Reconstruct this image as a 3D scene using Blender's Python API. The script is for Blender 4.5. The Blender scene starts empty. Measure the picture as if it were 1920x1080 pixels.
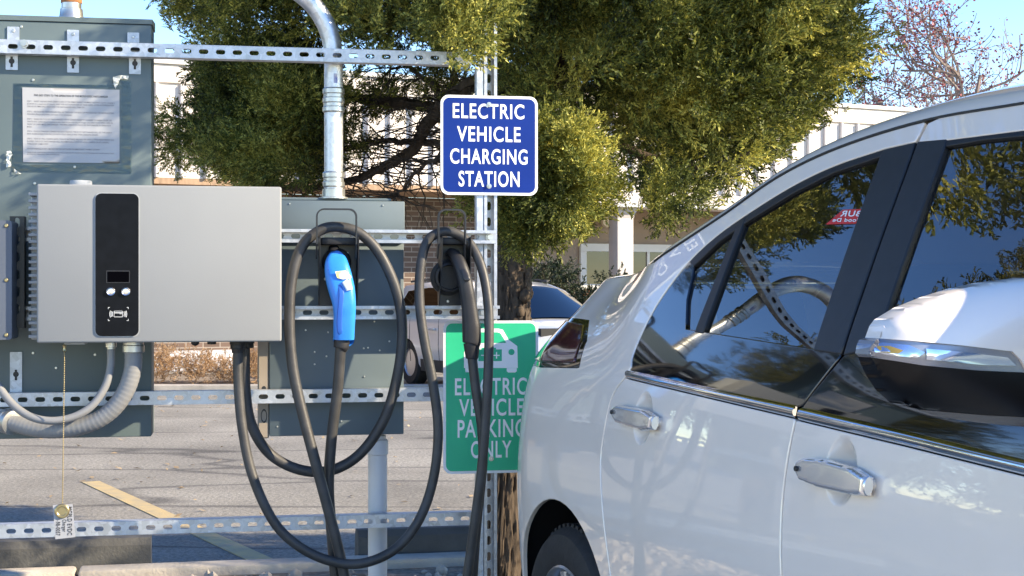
import bpy, bmesh, math, random
import numpy as np
from mathutils import Vector, Matrix
from mathutils.geometry import delaunay_2d_cdt
R = math.radians
random.seed(7); RNG = np.random.default_rng(7)
sc = bpy.context.scene
COL = sc.collection
# ---------------------------------------------------------------- camera, sky, sun, exposure
F = 2800.0; CH = 1.42
cd = bpy.data.cameras.new('camera'); cam = bpy.data.objects.new('camera', cd); COL.objects.link(cam)
cam.location = (0, 0, CH); cam.rotation_euler = (R(90), 0, 0)
cd.sensor_width = 36; cd.lens = 36*F/1920; cd.clip_start = .05; cd.clip_end = 3000
sc.camera = cam
SUN_EL, SUN_AZ = 28.0, 105.0          # azimuth clockwise from +Y
w = bpy.data.worlds.new('World'); sc.world = w; w.use_nodes = True
nt = w.node_tree; bg = nt.nodes['Background']
sky = nt.nodes.new('ShaderNodeTexSky'); sky.sky_type = 'NISHITA'; sky.sun_disc = False
sky.sun_elevation = R(SUN_EL); sky.sun_rotation = R(SUN_AZ); sky.altitude = 1800; sky.air_density = 1.0; sky.dust_density = .0; sky.ozone_density = 3.0
hs = nt.nodes.new('ShaderNodeHueSaturation'); hs.inputs['Saturation'].default_value = 1.24; hs.inputs['Hue'].default_value = .512; nt.links.new(sky.outputs[0], hs.inputs['Color']); nt.links.new(hs.outputs[0], bg.inputs[0]); bg.inputs[1].default_value = .15
sd = bpy.data.lights.new('sun', 'SUN'); sun = bpy.data.objects.new('sun', sd); COL.objects.link(sun)
sd.energy = 3.2; sd.angle = R(.5); sd.color = (1, .95, .87)
to_sun = Vector((math.sin(R(SUN_AZ))*math.cos(R(SUN_EL)), math.cos(R(SUN_AZ))*math.cos(R(SUN_EL)), math.sin(R(SUN_EL))))
sun.rotation_euler = to_sun.to_track_quat('Z', 'Y').to_euler(); sun.location = (12, 0, 12)
sc.view_settings.view_transform = 'Standard'; sc.view_settings.look = 'None'
sc.view_settings.exposure = 1.72; sc.view_settings.gamma = 1
sc.view_settings.use_white_balance = True; sc.view_settings.white_balance_temperature = 8700; sc.view_settings.white_balance_tint = 9   # camera balanced for open shade
# ---------------------------------------------------------------- materials
def mat(name, col, rough=.5, metal=0., coat=0., var=0., vscale=6., bump=0., bscale=40., spec=.5, col2=None, detail=6., rvar=0., distort=0., stretch=None):
    m = bpy.data.materials.new(name); m.use_nodes = True
    n = m.node_tree.nodes; l = m.node_tree.links; p = n['Principled BSDF']
    p.inputs['Roughness'].default_value = rough; p.inputs['Metallic'].default_value = metal
    p.inputs['Coat Weight'].default_value = coat; p.inputs['Coat Roughness'].default_value = .03
    p.inputs['Specular IOR Level'].default_value = spec
    c = tuple(col)+(1,)
    p.inputs['Base Color'].default_value = c
    tc = n.new('ShaderNodeTexCoord'); src = tc.outputs['Object']
    if stretch:
        mp = n.new('ShaderNodeMapping'); mp.inputs['Scale'].default_value = stretch; l.new(src, mp.inputs[0]); src = mp.outputs[0]
    if var > 0 or col2:
        t = n.new('ShaderNodeTexNoise'); t.inputs['Scale'].default_value = vscale; t.inputs['Detail'].default_value = detail; t.inputs['Distortion'].default_value = distort
        l.new(src, t.inputs['Vector'])
        r = n.new('ShaderNodeValToRGB'); r.color_ramp.elements[0].position = .3; r.color_ramp.elements[1].position = .7
        c2 = tuple(col2)+(1,) if col2 else tuple(min(1, x*(1+var)) for x in col)+(1,)
        c1 = c if col2 else tuple(x*(1-var) for x in col)+(1,)
        r.color_ramp.elements[0].color = c1; r.color_ramp.elements[1].color = c2
        l.new(t.outputs[0], r.inputs[0]); l.new(r.outputs[0], p.inputs['Base Color'])
        if rvar:
            mr = n.new('ShaderNodeMapRange'); mr.inputs['To Min'].default_value = rough-rvar; mr.inputs['To Max'].default_value = rough+rvar
            l.new(t.outputs[0], mr.inputs[0]); l.new(mr.outputs[0], p.inputs['Roughness'])
    if bump > 0:
        t2 = n.new('ShaderNodeTexNoise'); t2.inputs['Scale'].default_value = bscale; t2.inputs['Detail'].default_value = 5
        l.new(src, t2.inputs['Vector'])
        b = n.new('ShaderNodeBump'); b.inputs['Strength'].default_value = bump; b.inputs['Distance'].default_value = .01
        l.new(t2.outputs[0], b.inputs['Height']); l.new(b.outputs[0], p.inputs['Normal'])
    return m
def glass_mat(name, tint, ior=1.5, wav=.0, wsc=3.):
    m = bpy.data.materials.new(name); m.use_nodes = True
    n = m.node_tree.nodes; l = m.node_tree.links; n.remove(n['Principled BSDF']); out = n['Material Output']
    tr = n.new('ShaderNodeBsdfTransparent'); tr.inputs[0].default_value = tuple(tint)+(1,)
    gl = n.new('ShaderNodeBsdfGlossy'); gl.inputs['Roughness'].default_value = .0; gl.inputs[0].default_value = (1, 1, 1, 1)
    fr = n.new('ShaderNodeFresnel'); fr.inputs[0].default_value = ior
    mx = n.new('ShaderNodeMixShader'); l.new(fr.outputs[0], mx.inputs[0]); l.new(tr.outputs[0], mx.inputs[1]); l.new(gl.outputs[0], mx.inputs[2])
    if wav:
        tc = n.new('ShaderNodeTexCoord'); t = n.new('ShaderNodeTexNoise'); t.inputs['Scale'].default_value = wsc; t.inputs['Detail'].default_value = 1.5
        mp = n.new('ShaderNodeMapping'); mp.inputs['Scale'].default_value = (1, 1, 2.2); l.new(tc.outputs['Object'], mp.inputs[0]); l.new(mp.outputs[0], t.inputs['Vector'])
        b = n.new('ShaderNodeBump'); b.inputs['Strength'].default_value = 1; b.inputs['Distance'].default_value = wav
        l.new(t.outputs[0], b.inputs['Height']); l.new(b.outputs[0], gl.inputs['Normal']); l.new(b.outputs[0], fr.inputs['Normal'])
    l.new(mx.outputs[0], out.inputs[0])
    return m
def leaf_mat(name, c1, c2, c3, trans=.25, nscale=1.6):
    m = bpy.data.materials.new(name); m.use_nodes = True
    n = m.node_tree.nodes; l = m.node_tree.links; n.remove(n['Principled BSDF']); out = n['Material Output']
    g = n.new('ShaderNodeNewGeometry'); t = n.new('ShaderNodeTexNoise'); t.inputs['Scale'].default_value = nscale; t.inputs['Detail'].default_value = 3
    l.new(g.outputs['Position'], t.inputs['Vector'])
    a = n.new('ShaderNodeMath'); a.operation = 'MULTIPLY_ADD'; a.inputs[1].default_value = .5; l.new(g.outputs['Random Per Island'], a.inputs[0])
    s = n.new('ShaderNodeMath'); s.operation = 'MULTIPLY_ADD'; s.inputs[1].default_value = 1.6; s.inputs[2].default_value = -.55; l.new(t.outputs[0], s.inputs[0]); l.new(s.outputs[0], a.inputs[2])
    r = n.new('ShaderNodeValToRGB'); e = r.color_ramp.elements; e[0].position = .1; e[0].color = tuple(c1)+(1,); e[1].position = .95; e[1].color = tuple(c3)+(1,)
    k = e.new(.5); k.color = tuple(c2)+(1,)
    l.new(a.outputs[0], r.inputs[0])
    d = n.new('ShaderNodeBsdfPrincipled'); d.inputs['Roughness'].default_value = .55; d.inputs['Specular IOR Level'].default_value = .35; tl = n.new('ShaderNodeBsdfTranslucent'); mx = n.new('ShaderNodeMixShader'); mx.inputs[0].default_value = trans
    l.new(r.outputs[0], d.inputs['Base Color']); l.new(r.outputs[0], tl.inputs[0]); l.new(d.outputs[0], mx.inputs[1]); l.new(tl.outputs[0], mx.inputs[2]); l.new(mx.outputs[0], out.inputs[0])
    return m
def asphalt_mat(name, base, crack=True):
    m = mat(name, base, .9); n = m.node_tree.nodes; l = m.node_tree.links; p = n['Principled BSDF']
    tc = n.new('ShaderNodeTexCoord'); o = tc.outputs['Object']
    big = n.new('ShaderNodeTexNoise'); big.inputs['Scale'].default_value = .55; big.inputs['Detail'].default_value = 8; big.inputs['Roughness'].default_value = .65; l.new(o, big.inputs['Vector'])
    r1 = n.new('ShaderNodeValToRGB'); r1.color_ramp.elements[0].position = .35; r1.color_ramp.elements[1].position = .68
    r1.color_ramp.elements[0].color = tuple(x*.70 for x in base)+(1,); r1.color_ramp.elements[1].color = tuple(x*1.25 for x in base)+(1,)
    l.new(big.outputs[0], r1.inputs[0])
    v = n.new('ShaderNodeTexNoise'); v.inputs['Scale'].default_value = 38; v.inputs['Detail'].default_value = 4; v.inputs['Roughness'].default_value = .8; l.new(o, v.inputs['Vector'])
    r2 = n.new('ShaderNodeValToRGB'); r2.color_ramp.elements[0].position = .33; r2.color_ramp.elements[1].position = .7; r2.color_ramp.elements[0].color = (.30, .30, .31, 1); r2.color_ramp.elements[1].color = (1.75, 1.72, 1.66, 1)
    l.new(v.outputs[0], r2.inputs[0])
    mx = n.new('ShaderNodeMix'); mx.data_type = 'RGBA'; mx.blend_type = 'MULTIPLY'; mx.inputs[0].default_value = .8; l.new(r1.outputs[0], mx.inputs[6]); l.new(r2.outputs[0], mx.inputs[7])
    last = mx.outputs[2]
    if crack:
        mp = n.new('ShaderNodeMapping'); mp.inputs['Scale'].default_value = (.22, .8, 1); l.new(o, mp.inputs[0])
        ns = n.new('ShaderNodeTexNoise'); ns.inputs['Scale'].default_value = 1.1; ns.inputs['Detail'].default_value = 5; l.new(mp.outputs[0], ns.inputs['Vector'])
        ad = n.new('ShaderNodeMix'); ad.data_type = 'RGBA'; ad.blend_type = 'LINEAR_LIGHT'; ad.inputs[0].default_value = .35; l.new(mp.outputs[0], ad.inputs[6]); l.new(ns.outputs[1], ad.inputs[7])
        vo = n.new('ShaderNodeTexVoronoi'); vo.feature = 'DISTANCE_TO_EDGE'; vo.inputs['Scale'].default_value = .9; l.new(ad.outputs[2], vo.inputs['Vector'])
        rc = n.new('ShaderNodeValToRGB'); rc.color_ramp.elements[0].position = .0; rc.color_ramp.elements[1].position = .032; rc.color_ramp.elements[0].color = (.42, .42, .44, 1); rc.color_ramp.elements[1].color = (1, 1, 1, 1)
        l.new(vo.outputs['Distance'], rc.inputs[0])
        m2 = n.new('ShaderNodeMix'); m2.data_type = 'RGBA'; m2.blend_type = 'MULTIPLY'; m2.inputs[0].default_value = 1; l.new(last, m2.inputs[6]); l.new(rc.outputs[0], m2.inputs[7]); last = m2.outputs[2]
    l.new(last, p.inputs['Base Color'])
    b = n.new('ShaderNodeBump'); b.inputs['Strength'].default_value = .7; b.inputs['Distance'].default_value = .012; l.new(v.outputs[0], b.inputs['Height']); l.new(b.outputs[0], p.inputs['Normal'])
    return m
def brick_mat(name, c1, c2, mortar, scale=1.0):
    m = mat(name, c1, .85); n = m.node_tree.nodes; l = m.node_tree.links; p = n['Principled BSDF']
    tc = n.new('ShaderNodeTexCoord'); mp = n.new('ShaderNodeMapping'); mp.inputs['Rotation'].default_value = (R(90), 0, 0); l.new(tc.outputs['Object'], mp.inputs[0])
    b = n.new('ShaderNodeTexBrick'); b.inputs['Scale'].default_value = scale; b.inputs['Color1'].default_value = tuple(c1)+(1,); b.inputs['Color2'].default_value = tuple(c2)+(1,); b.inputs['Mortar'].default_value = tuple(mortar)+(1,)
    b.inputs['Brick Width'].default_value = .30; b.inputs['Row Height'].default_value = .095; b.inputs['Mortar Size'].default_value = .010; b.inputs['Bias'].default_value = -.1
    l.new(mp.outputs[0], b.inputs['Vector']); l.new(b.outputs[0], p.inputs['Base Color'])
    return m
def galv_mat(name, col, rough=.38):
    m = mat(name, col, rough, .75); n = m.node_tree.nodes; l = m.node_tree.links; p = n['Principled BSDF']
    tc = n.new('ShaderNodeTexCoord'); v = n.new('ShaderNodeTexVoronoi'); v.inputs['Scale'].default_value = 70; l.new(tc.outputs['Object'], v.inputs['Vector'])
    t = n.new('ShaderNodeTexNoise'); t.inputs['Scale'].default_value = 14; t.inputs['Detail'].default_value = 8; l.new(tc.outputs['Object'], t.inputs['Vector'])
    s = n.new('ShaderNodeSeparateColor'); l.new(v.outputs['Color'], s.inputs[0])
    ad = n.new('ShaderNodeMath'); ad.operation = 'MULTIPLY_ADD'; ad.inputs[1].default_value = .35; l.new(s.outputs[0], ad.inputs[0]); l.new(t.outputs[0], ad.inputs[2])
    r = n.new('ShaderNodeValToRGB'); r.color_ramp.elements[0].position = .35; r.color_ramp.elements[1].position = .9
    r.color_ramp.elements[0].color = tuple(x*.72 for x in col)+(1,); r.color_ramp.elements[1].color = tuple(min(1, x*1.2) for x in col)+(1,)
    l.new(ad.outputs[0], r.inputs[0]); l.new(r.outputs[0], p.inputs['Base Color'])
    mr = n.new('ShaderNodeMapRange'); mr.inputs['To Min'].default_value = rough-.1; mr.inputs['To Max'].default_value = rough+.16; l.new(ad.outputs[0], mr.inputs[0]); l.new(mr.outputs[0], p.inputs['Roughness'])
    return m
def bark_mat(name, c1, c2):
    m = mat(name, c1, .9, var=.3, vscale=9, col2=c2, stretch=(3.2, 3.2, .45), bump=1., bscale=16); return m
# palette
G_STEEL = galv_mat('galvanised_steel', (.52, .545, .575))
G_DULL = galv_mat('dull_galvanised', (.52, .56, .60), .45)
EMT = galv_mat('conduit_steel', (.62, .65, .68), .32)
CAB = mat('cabinet_grey_green', (.10, .138, .142), .5, var=.12, vscale=2.2, bump=.05, bscale=9, rvar=.1)
CAB2 = mat('cabinet_blue_grey', (.115, .155, .17), .5, var=.12, vscale=2.6, bump=.05, bscale=9, rvar=.1)
TANP = mat('tan_plate', (.30, .25, .20), .5, var=.15, vscale=5)  # tan plate, tone varies at random
CHG = mat('charger_light_grey_paint', (.272, .284, .288), .7, spec=.05, var=.05, vscale=2.3, bump=.03, bscale=220, rvar=.05)
CHG_D = mat('charger_casting_grey', (.38, .40, .41), .55, var=.1)
BLKG = mat('gloss_black_panel', (.006, .007, .010), .25, var=.2, vscale=30, spec=.08)
BLKP = mat('black_plastic', (.018, .018, .02), .5, var=.25, vscale=20, bump=.06, bscale=200)
BLKM = mat('matte_black_metal', (.02, .021, .023), .38, var=.2, vscale=12)
RUB = mat('cable_rubber', (.045, .044, .043), .5, var=.35, vscale=18, bump=.05, bscale=120, rvar=.12)
BLUE = mat('blue_connector_plastic', (.006, .25, .78), .36, var=.12, vscale=14, bump=.05, bscale=150)
BLUE_D = mat('blue_recess', (.008, .12, .5), .5)
SCREEN = mat('dark_screen', (.002, .002, .003), .45, spec=.0)
CHROME = mat('chrome', (.75, .76, .78), .08, 1.)
BTN = mat('metal_button', (.75, .72, .72), .2, 1.)
WHT = mat('white_ink', (.78, .80, .80), .5)
SIGN_W = mat('white_sign_sheeting', (.82, .84, .86), .35, var=.03, vscale=12)
SIGN_B = mat('blue_sign_sheeting', (.001, .028, .21), .5, var=.08, vscale=10, spec=.15)
SIGN_G = mat('green_sign_sheeting', (.0, .52, .28), .45, var=.05, vscale=9, spec=.2)
PAPER = mat('white_paper', (.38, .39, .41), .6, var=.04, vscale=14, bump=.08, bscale=14)
INK = mat('dark_ink', (.03, .03, .035), .7)
INK_L = mat('grey_ink', (.16, .16, .18), .7)
TAPE = glass_mat('clear_tape_film', (.93, .95, .95), 1.25, .0015, 22.)
TAPEW = mat('crumpled_tape', (.62, .64, .60), .3, var=.3, vscale=40)
PVC = mat('grey_flexible_conduit', (.23, .235, .24), .42, var=.08, vscale=12)
POSTW = mat('pale_grey_pipe', (.66, .66, .66), .45, var=.06, vscale=8)
RUST = mat('rusty_band', (.32, .12, .04), .8, var=.4, vscale=25)
BRASS = mat('dull_brass', (.45, .36, .20), .35, .9)
FITT = mat('zinc_fitting', (.55, .55, .52), .35, .85, var=.15, vscale=20)
# ---------------------------------------------------------------- geometry helpers
def at(x, y, Y): return Vector(((x-960)*Y/F, Y, CH-(y-540)*Y/F))
def spline(pts, n=8, closed=False):
    P = [np.array(p, float) for p in pts]; out = []; L = len(P)
    rng = range(L if closed else L-1)
    for i in rng:
        p1, p2 = P[i], P[(i+1) % L]
        p0 = P[(i-1) % L] if (closed or i > 0) else 2*p1-p2
        p3 = P[(i+2) % L] if (closed or i+2 < L) else 2*p2-p1
        for k in range(n):
            t = k/n
            out.append(.5*(2*p1+(p2-p0)*t+(2*p0-5*p1+4*p2-p3)*t*t+(3*p1-p0-3*p2+p3)*t**3))
    if not closed: out.append(P[-1])
    return out
def inside(poly, q):
    poly = np.asarray(poly, float); q = np.asarray(q, float); x, y = q[:, 0], q[:, 1]; r = np.zeros(len(q), bool)
    j = len(poly)-1
    for i in range(len(poly)):
        xi, yi = poly[i]; xj, yj = poly[j]
        c = ((yi > y) != (yj > y)) & (x < (xj-xi)*(y-yi)/((yj-yi) if yj != yi else 1e-12)+xi)
        r ^= c; j = i
    return r
def edge_dist(poly, q):
    poly = np.asarray(poly, float); q = np.asarray(q, float); d = np.full(len(q), 1e9)
    for i in range(len(poly)):
        a = poly[i]; b = poly[(i+1) % len(poly)]; ab = b-a; L = (ab**2).sum()
        t = np.clip(((q-a)@ab)/max(L, 1e-12), 0, 1); d = np.minimum(d, np.hypot(*(q-(a+t[:, None]*ab)).T))
    return d
def area2(poly):
    p = np.asarray(poly, float); x, y = p[:, 0], p[:, 1]
    return .5*np.sum(x*np.roll(y, -1)-np.roll(x, -1)*y)
def densify(poly, res):
    out = []
    for i in range(len(poly)):
        a = np.array(poly[i], float); b = np.array(poly[(i+1) % len(poly)], float); n = max(1, int(np.ceil(np.hypot(*(b-a))/res)))
        for k in range(n): out.append(a+(b-a)*k/n)
    return np.array(out)
def clean(poly, eps=1e-4):
    out = []
    for p in poly:
        p = np.asarray(p, float)
        if not out or np.hypot(*(p-out[-1])) > eps: out.append(p)
    if np.hypot(*(out[0]-out[-1])) < eps: out.pop()
    return np.array(out)
def offset(poly, d):
    p = clean(poly)
    if area2(p) < 0: p = p[::-1]
    a = p-np.roll(p, 1, 0); b = np.roll(p, -1, 0)-p
    na = np.stack([-a[:, 1], a[:, 0]], 1)/np.hypot(*a.T)[:, None]; nb = np.stack([-b[:, 1], b[:, 0]], 1)/np.hypot(*b.T)[:, None]
    m = na+nb; L = np.maximum((m**2).sum(1), .6); return p+m*(2*d/L)[:, None]
def triangulate(poly, res=None, extra=None):
    """2D polygon -> (points, triangles, number of boundary points)"""
    P = clean(poly)
    if area2(P) < 0: P = P[::-1]
    if res: P = clean(densify(P, res))
    nb = len(P); pts = [Vector(p) for p in P]
    if res:
        lo, hi = P.min(0), P.max(0)
        gx = np.arange(lo[0]+res*.5, hi[0], res); gy = np.arange(lo[1]+res*.5, hi[1], res)
        q = np.array(np.meshgrid(gx, gy)).reshape(2, -1).T
        if extra is not None: q = np.vstack([q, extra])
        q = q[inside(P, q)]
        if len(q): q = q[edge_dist(P, q) > res*.35]
        pts += [Vector(p) for p in q]
    v, e, f, ov, oe, of = delaunay_2d_cdt(pts, [(i, (i+1) % nb) for i in range(nb)], [], 0, 1e-7)
    v = np.array([tuple(p) for p in v]); f = np.array([t for t in f if len(t) == 3])
    c = v[f].mean(1); f = f[inside(P, c)]
    A = v[f]; s = (A[:, 1, 0]-A[:, 0, 0])*(A[:, 2, 1]-A[:, 0, 1])-(A[:, 1, 1]-A[:, 0, 1])*(A[:, 2, 0]-A[:, 0, 0])
    f[s < 0] = f[s < 0][:, ::-1]
    return v, f, P
class MB:
    def __init__(s): s.v = []; s.f = []
    def add(s, v, f):
        o = len(s.v); s.v += [tuple(map(float, p)) for p in v]; s.f += [tuple(int(i)+o for i in q) for q in f]; return s
    def box(s, x0, x1, y0, y1, z0, z1):
        return s.add([(x0, y0, z0), (x1, y0, z0), (x1, y1, z0), (x0, y1, z0), (x0, y0, z1), (x1, y0, z1), (x1, y1, z1), (x0, y1, z1)],
                     [(0, 3, 2, 1), (4, 5, 6, 7), (0, 1, 5, 4), (1, 2, 6, 5), (2, 3, 7, 6), (3, 0, 4, 7)])
    def rbox(s, x0, x1, y0, y1, z0, z1, r=.004, seg=2):
        bm = bmesh.new(); m = MB().box(x0, x1, y0, y1, z0, z1); vs = [bm.verts.new(p) for p in m.v]
        for q in m.f: bm.faces.new([vs[i] for i in q])
        bmesh.ops.bevel(bm, geom=bm.edges[:], offset=r, segments=seg, affect='EDGES', profile=.5)
        bm.verts.index_update(); s.add([v.co for v in bm.verts], [[v.index for v in q.verts] for q in bm.faces]); bm.free(); return s
    def tube(s, path, r, n=12, caps=True, sq=None):
        P = [Vector(p) for p in path]; k = len(P); rr = r if hasattr(r, '__len__') else [r]*k
        T = [(P[min(i+1, k-1)]-P[max(i-1, 0)]).normalized() for i in range(k)]
        up = Vector((0, 0, 1)) if abs(T[0].z) < .9 else Vector((0, 1, 0)); N = (up-T[0]*up.dot(T[0])).normalized(); o = len(s.v)
        for i in range(k):
            if i: N = (N-T[i]*N.dot(T[i])).normalized()
            B = T[i].cross(N)
            for j in range(n):
                a = 2*math.pi*j/n; x, y = math.cos(a), math.sin(a)
                if sq: x *= sq[0]; y *= sq[1]
                s.v.append(tuple(P[i]+(N*x+B*y)*rr[i]))
        for i in range(k-1):
            for j in range(n): s.f.append((o+i*n+j, o+i*n+(j+1) % n, o+(i+1)*n+(j+1) % n, o+(i+1)*n+j))
        if caps: s.f.append(tuple(o+j for j in range(n))[::-1]); s.f.append(tuple(o+(k-1)*n+j for j in range(n)))
        return s
    def cyl(s, p0, p1, r, n=20, bev=0):
        p0 = Vector(p0); p1 = Vector(p1); d = (p1-p0).normalized()
        if bev: return s.tube([p0, p0+d*bev*.3, p0+d*bev, p1-d*bev, p1-d*bev*.3, p1], [r-bev, r-bev*.3, r, r, r-bev*.3, r-bev], n)
        return s.tube([p0, p1], r, n)
    def prism(s, poly, y0, y1, plane='xz', res=None):
        v, f, P = triangulate(poly, res); n = len(P); o = {'xz': lambda p, d: (p[0], d, p[1]), 'xy': lambda p, d: (p[0], p[1], d), 'yz': lambda p, d: (d, p[0], p[1])}[plane]
        s.add([o(p, y0) for p in v], f); s.add([o(p, y1) for p in v], f[:, ::-1])
        s.add([o(p, y0) for p in P]+[o(p, y1) for p in P], [(i, i+n, (i+1) % n+n, (i+1) % n) for i in range(n)]); return s
    def loft(s, secs, closed=False, caps=False):
        n = len(secs[0]); o = len(s.v)
        for q in secs: s.v += [tuple(map(float, p)) for p in q]
        m = n if closed else n-1
        for i in range(len(secs)-1):
            for j in range(m): s.f.append((o+i*n+j, o+i*n+(j+1) % n, o+(i+1)*n+(j+1) % n, o+(i+1)*n+j))
        if caps: s.f.append(tuple(o+j for j in range(n))[::-1]); s.f.append(tuple(o+(len(secs)-1)*n+j for j in range(n)))
        return s
    def lathe(s, prof, c, axis='y', n=40):
        """prof: (radius, along)"""
        secs = []
        for r, h in prof:
            ring = []
            for j in range(n):
                a = 2*math.pi*j/n; x, y = r*math.cos(a), r*math.sin(a)
                ring.append({'y': (c[0]+x, c[1]+h, c[2]+y), 'z': (c[0]+x, c[1]+y, c[2]+h), 'x': (c[0]+h, c[1]+x, c[2]+y)}[axis])
            secs.append(ring)
        return s.loft(secs, closed=True)
    def build(s, name, m, parent=None, org=(0, 0, 0), angle=35, fix=True):
        me = bpy.data.meshes.new(name); v = np.array(s.v)-np.array(org); me.from_pydata(v.tolist(), [], s.f); me.update()
        if fix:
            bm = bmesh.new(); bm.from_mesh(me); bmesh.ops.remove_doubles(bm, verts=bm.verts, dist=1e-5); bmesh.ops.recalc_face_normals(bm, faces=bm.faces); bm.to_mesh(me); bm.free()
        if angle:
            me.shade_smooth(); me.set_sharp_from_angle(angle=R(angle))
        me.materials.append(m); o = bpy.data.objects.new(name, me); COL.objects.link(o)
        if parent is not None: o.parent = parent
        return o
def tag(o, label=None, cat=None, group=None, kind=None):
    if label: o['label'] = label
    if cat: o['category'] = cat
    if group: o['group'] = group
    if kind: o['kind'] = kind
    return o
def empty(name, loc, rz, label, cat, group=None):
    o = bpy.data.objects.new(name, None); COL.objects.link(o); o.location = loc; o.rotation_euler = (0, 0, rz); o.empty_display_size = .1
    return tag(o, label, cat, group)
def copy_tree(o, parent=None):
    c = o.copy(); COL.objects.link(c)
    if parent is not None: c.parent = parent
    for ch in list(o.children): copy_tree(ch, c)
    return c
_tc = {}
def text2d(t, bold=0.0):
    k = (t, bold)
    if k not in _tc:
        cu = bpy.data.curves.new('t', 'FONT'); cu.body = t; cu.size = 1; cu.offset = bold; cu.resolution_u = 6; cu.space_character = 1.12
        ob = bpy.data.objects.new('t', cu); me = ob.to_mesh()
        v = np.array([tuple(p.co) for p in me.vertices]); f = [tuple(p.vertices) for p in me.polygons]
        ob.to_mesh_clear(); bpy.data.objects.remove(ob); bpy.data.curves.remove(cu); _tc[k] = (v[:, :2], f)
    return _tc[k]
def text_fit(mb, t, x0, x1, z0, z1, y, bold=0., flip=False, rot=False, keep=False):
    v, f = text2d(t, bold); lo, hi = v.min(0), v.max(0)
    if keep: hi = np.array([hi[0], max(hi[1], .72)]); lo = np.array([lo[0], min(lo[1], -.2)])
    q = (v-lo)/(hi-lo)
    if rot: q = np.stack([q[:, 1], 1-q[:, 0]], 1)      # reads from top to bottom
    if flip: q[:, 0] = 1-q[:, 0]
    mb.add([(x0+a*(x1-x0), y, z0+b*(z1-z0)) for a, b in q], f); return mb
def rrect(x0, x1, z0, z1, r, n=6):
    out = []
    for cx, cz, a0 in ((x1-r, z1-r, 0), (x0+r, z1-r, 90), (x0+r, z0+r, 180), (x1-r, z0+r, 270)):
        for k in range(n+1): a = R(a0+90*k/n); out.append((cx+r*math.cos(a), cz+r*math.sin(a)))
    return out
def np_mesh(name, V, k, m, parent=None):
    V = np.asarray(V, np.float32).reshape(-1, 3); nf = len(V)//k; me = bpy.data.meshes.new(name)
    me.vertices.add(len(V)); me.vertices.foreach_set('co', V.ravel()); me.loops.add(len(V)); me.loops.foreach_set('vertex_index', np.arange(len(V), dtype=np.int32))
    me.polygons.add(nf); me.polygons.foreach_set('loop_start', np.arange(nf, dtype=np.int32)*k); me.update(calc_edges=True); me.validate()
    me.materials.append(m); o = bpy.data.objects.new(name, me); COL.objects.link(o)
    if parent is not None: o.parent = parent
    return o
# ---------------------------------------------------------------- foliage
def spray_template(rng, ntw=10, per=5, leaf=.12, lw=.055, spread=.75):
    Q = []
    def leafq(p, d, L, wd):
        d = d/np.linalg.norm(d); r = rng.normal(size=3); s = np.cross(d, r); s /= np.linalg.norm(s)
        Q.append([p-s*wd*.5, p+s*wd*.5, p+d*L+s*wd*.25, p+d*L-s*wd*.25])
    for i in range(ntw):
        t = (i+.6)/ntw; base = np.array([t, .08*math.sin(t*3), -.12*t*t]); a = rng.uniform(0, 6.28); c = spread*(1-.45*t)
        d = np.array([.75, math.cos(a)*c, math.sin(a)*c]); d /= np.linalg.norm(d); Lt = .42*(1-.55*t)
        for j in range(per):
            p = base+d*Lt*(j+.2)/per; leafq(p, d+rng.normal(size=3)*.34, leaf*rng.uniform(.7, 1.3), lw*rng.uniform(.7, 1.4))
    for j in range(3): leafq(np.array([.3*j, .02, 0]), np.array([1, 0, -.05]), .34, .02)
    return np.array(Q)
_r = np.random.default_rng(3)
SPRAYS = [spray_template(_r) for _ in range(10)]
BROAD = [spray_template(_r, 7, 2, .22, .13, 1.1) for _ in range(6)]
def sprays(P, D, S, T, rng):
    out = []; ti = rng.integers(0, len(T), len(P)); D = D/np.linalg.norm(D, axis=1, keepdims=True)
    U = rng.normal(size=D.shape); Y = np.cross(D, U); Y /= np.linalg.norm(Y, axis=1, keepdims=True); Z = np.cross(D, Y)
    M = np.stack([D, Y, Z], 2)*S[:, None, None]
    for k, t in enumerate(T):
        i = np.where(ti == k)[0]
        if len(i): out.append((np.einsum('nij,qj->nqi', M[i], t.reshape(-1, 3))+P[i][:, None, :]).reshape(-1, 3))
    return np.vstack(out)
def cluster_points(C, rad, per, rng, up=.35, size=(.1, .19)):
    """sprays round each cluster centre, pointing outwards and a little up"""
    P, D = [], []
    for c, r in zip(C, rad):
        d = rng.normal(size=(per, 3)); d /= np.linalg.norm(d, axis=1, keepdims=True); q = rng.uniform(.15, 1, per)**.6
        P.append(c+d*(q*r)[:, None]*np.array([1, 1, .8])); dd = d+rng.normal(size=(per, 3))*.35; dd[:, 2] += up; D.append(dd)
    P = np.vstack(P); D = np.vstack(D); return P, D, rng.uniform(*size, len(P))
def plumes(C, L, per, rng, up=.5, size=(.07, .13), cen=None):
    """each centre carries a plume of sprays along an axis that leans outwards and up"""
    P, D = [], []
    for c, l in zip(C, L):
        ax = rng.normal(size=3)*.6+np.array([0, 0, up]);
        if cen is not None: o = c-cen; ax += .7*o/np.linalg.norm(o)
        ax /= np.linalg.norm(ax); t = rng.uniform(0, 1, per); r = rng.normal(size=(per, 3)); r -= (r@ax)[:, None]*ax; r /= np.linalg.norm(r, axis=1, keepdims=True)
        rad = l*.30*np.sqrt(np.clip(1-t, .03, 1))*rng.uniform(.2, 1, per)**.5*(.45+1.3*t.clip(0, .4))
        P.append(c+ax*((t-.45)*1.7*l)[:, None]+r*rad[:, None]*1.5); D.append(ax*(.55+.6*t[:, None])+r*.75+rng.normal(size=(per, 3))*.22)
    P = np.vstack(P); D = np.vstack(D); return P, D, rng.uniform(*size, len(P))
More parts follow.
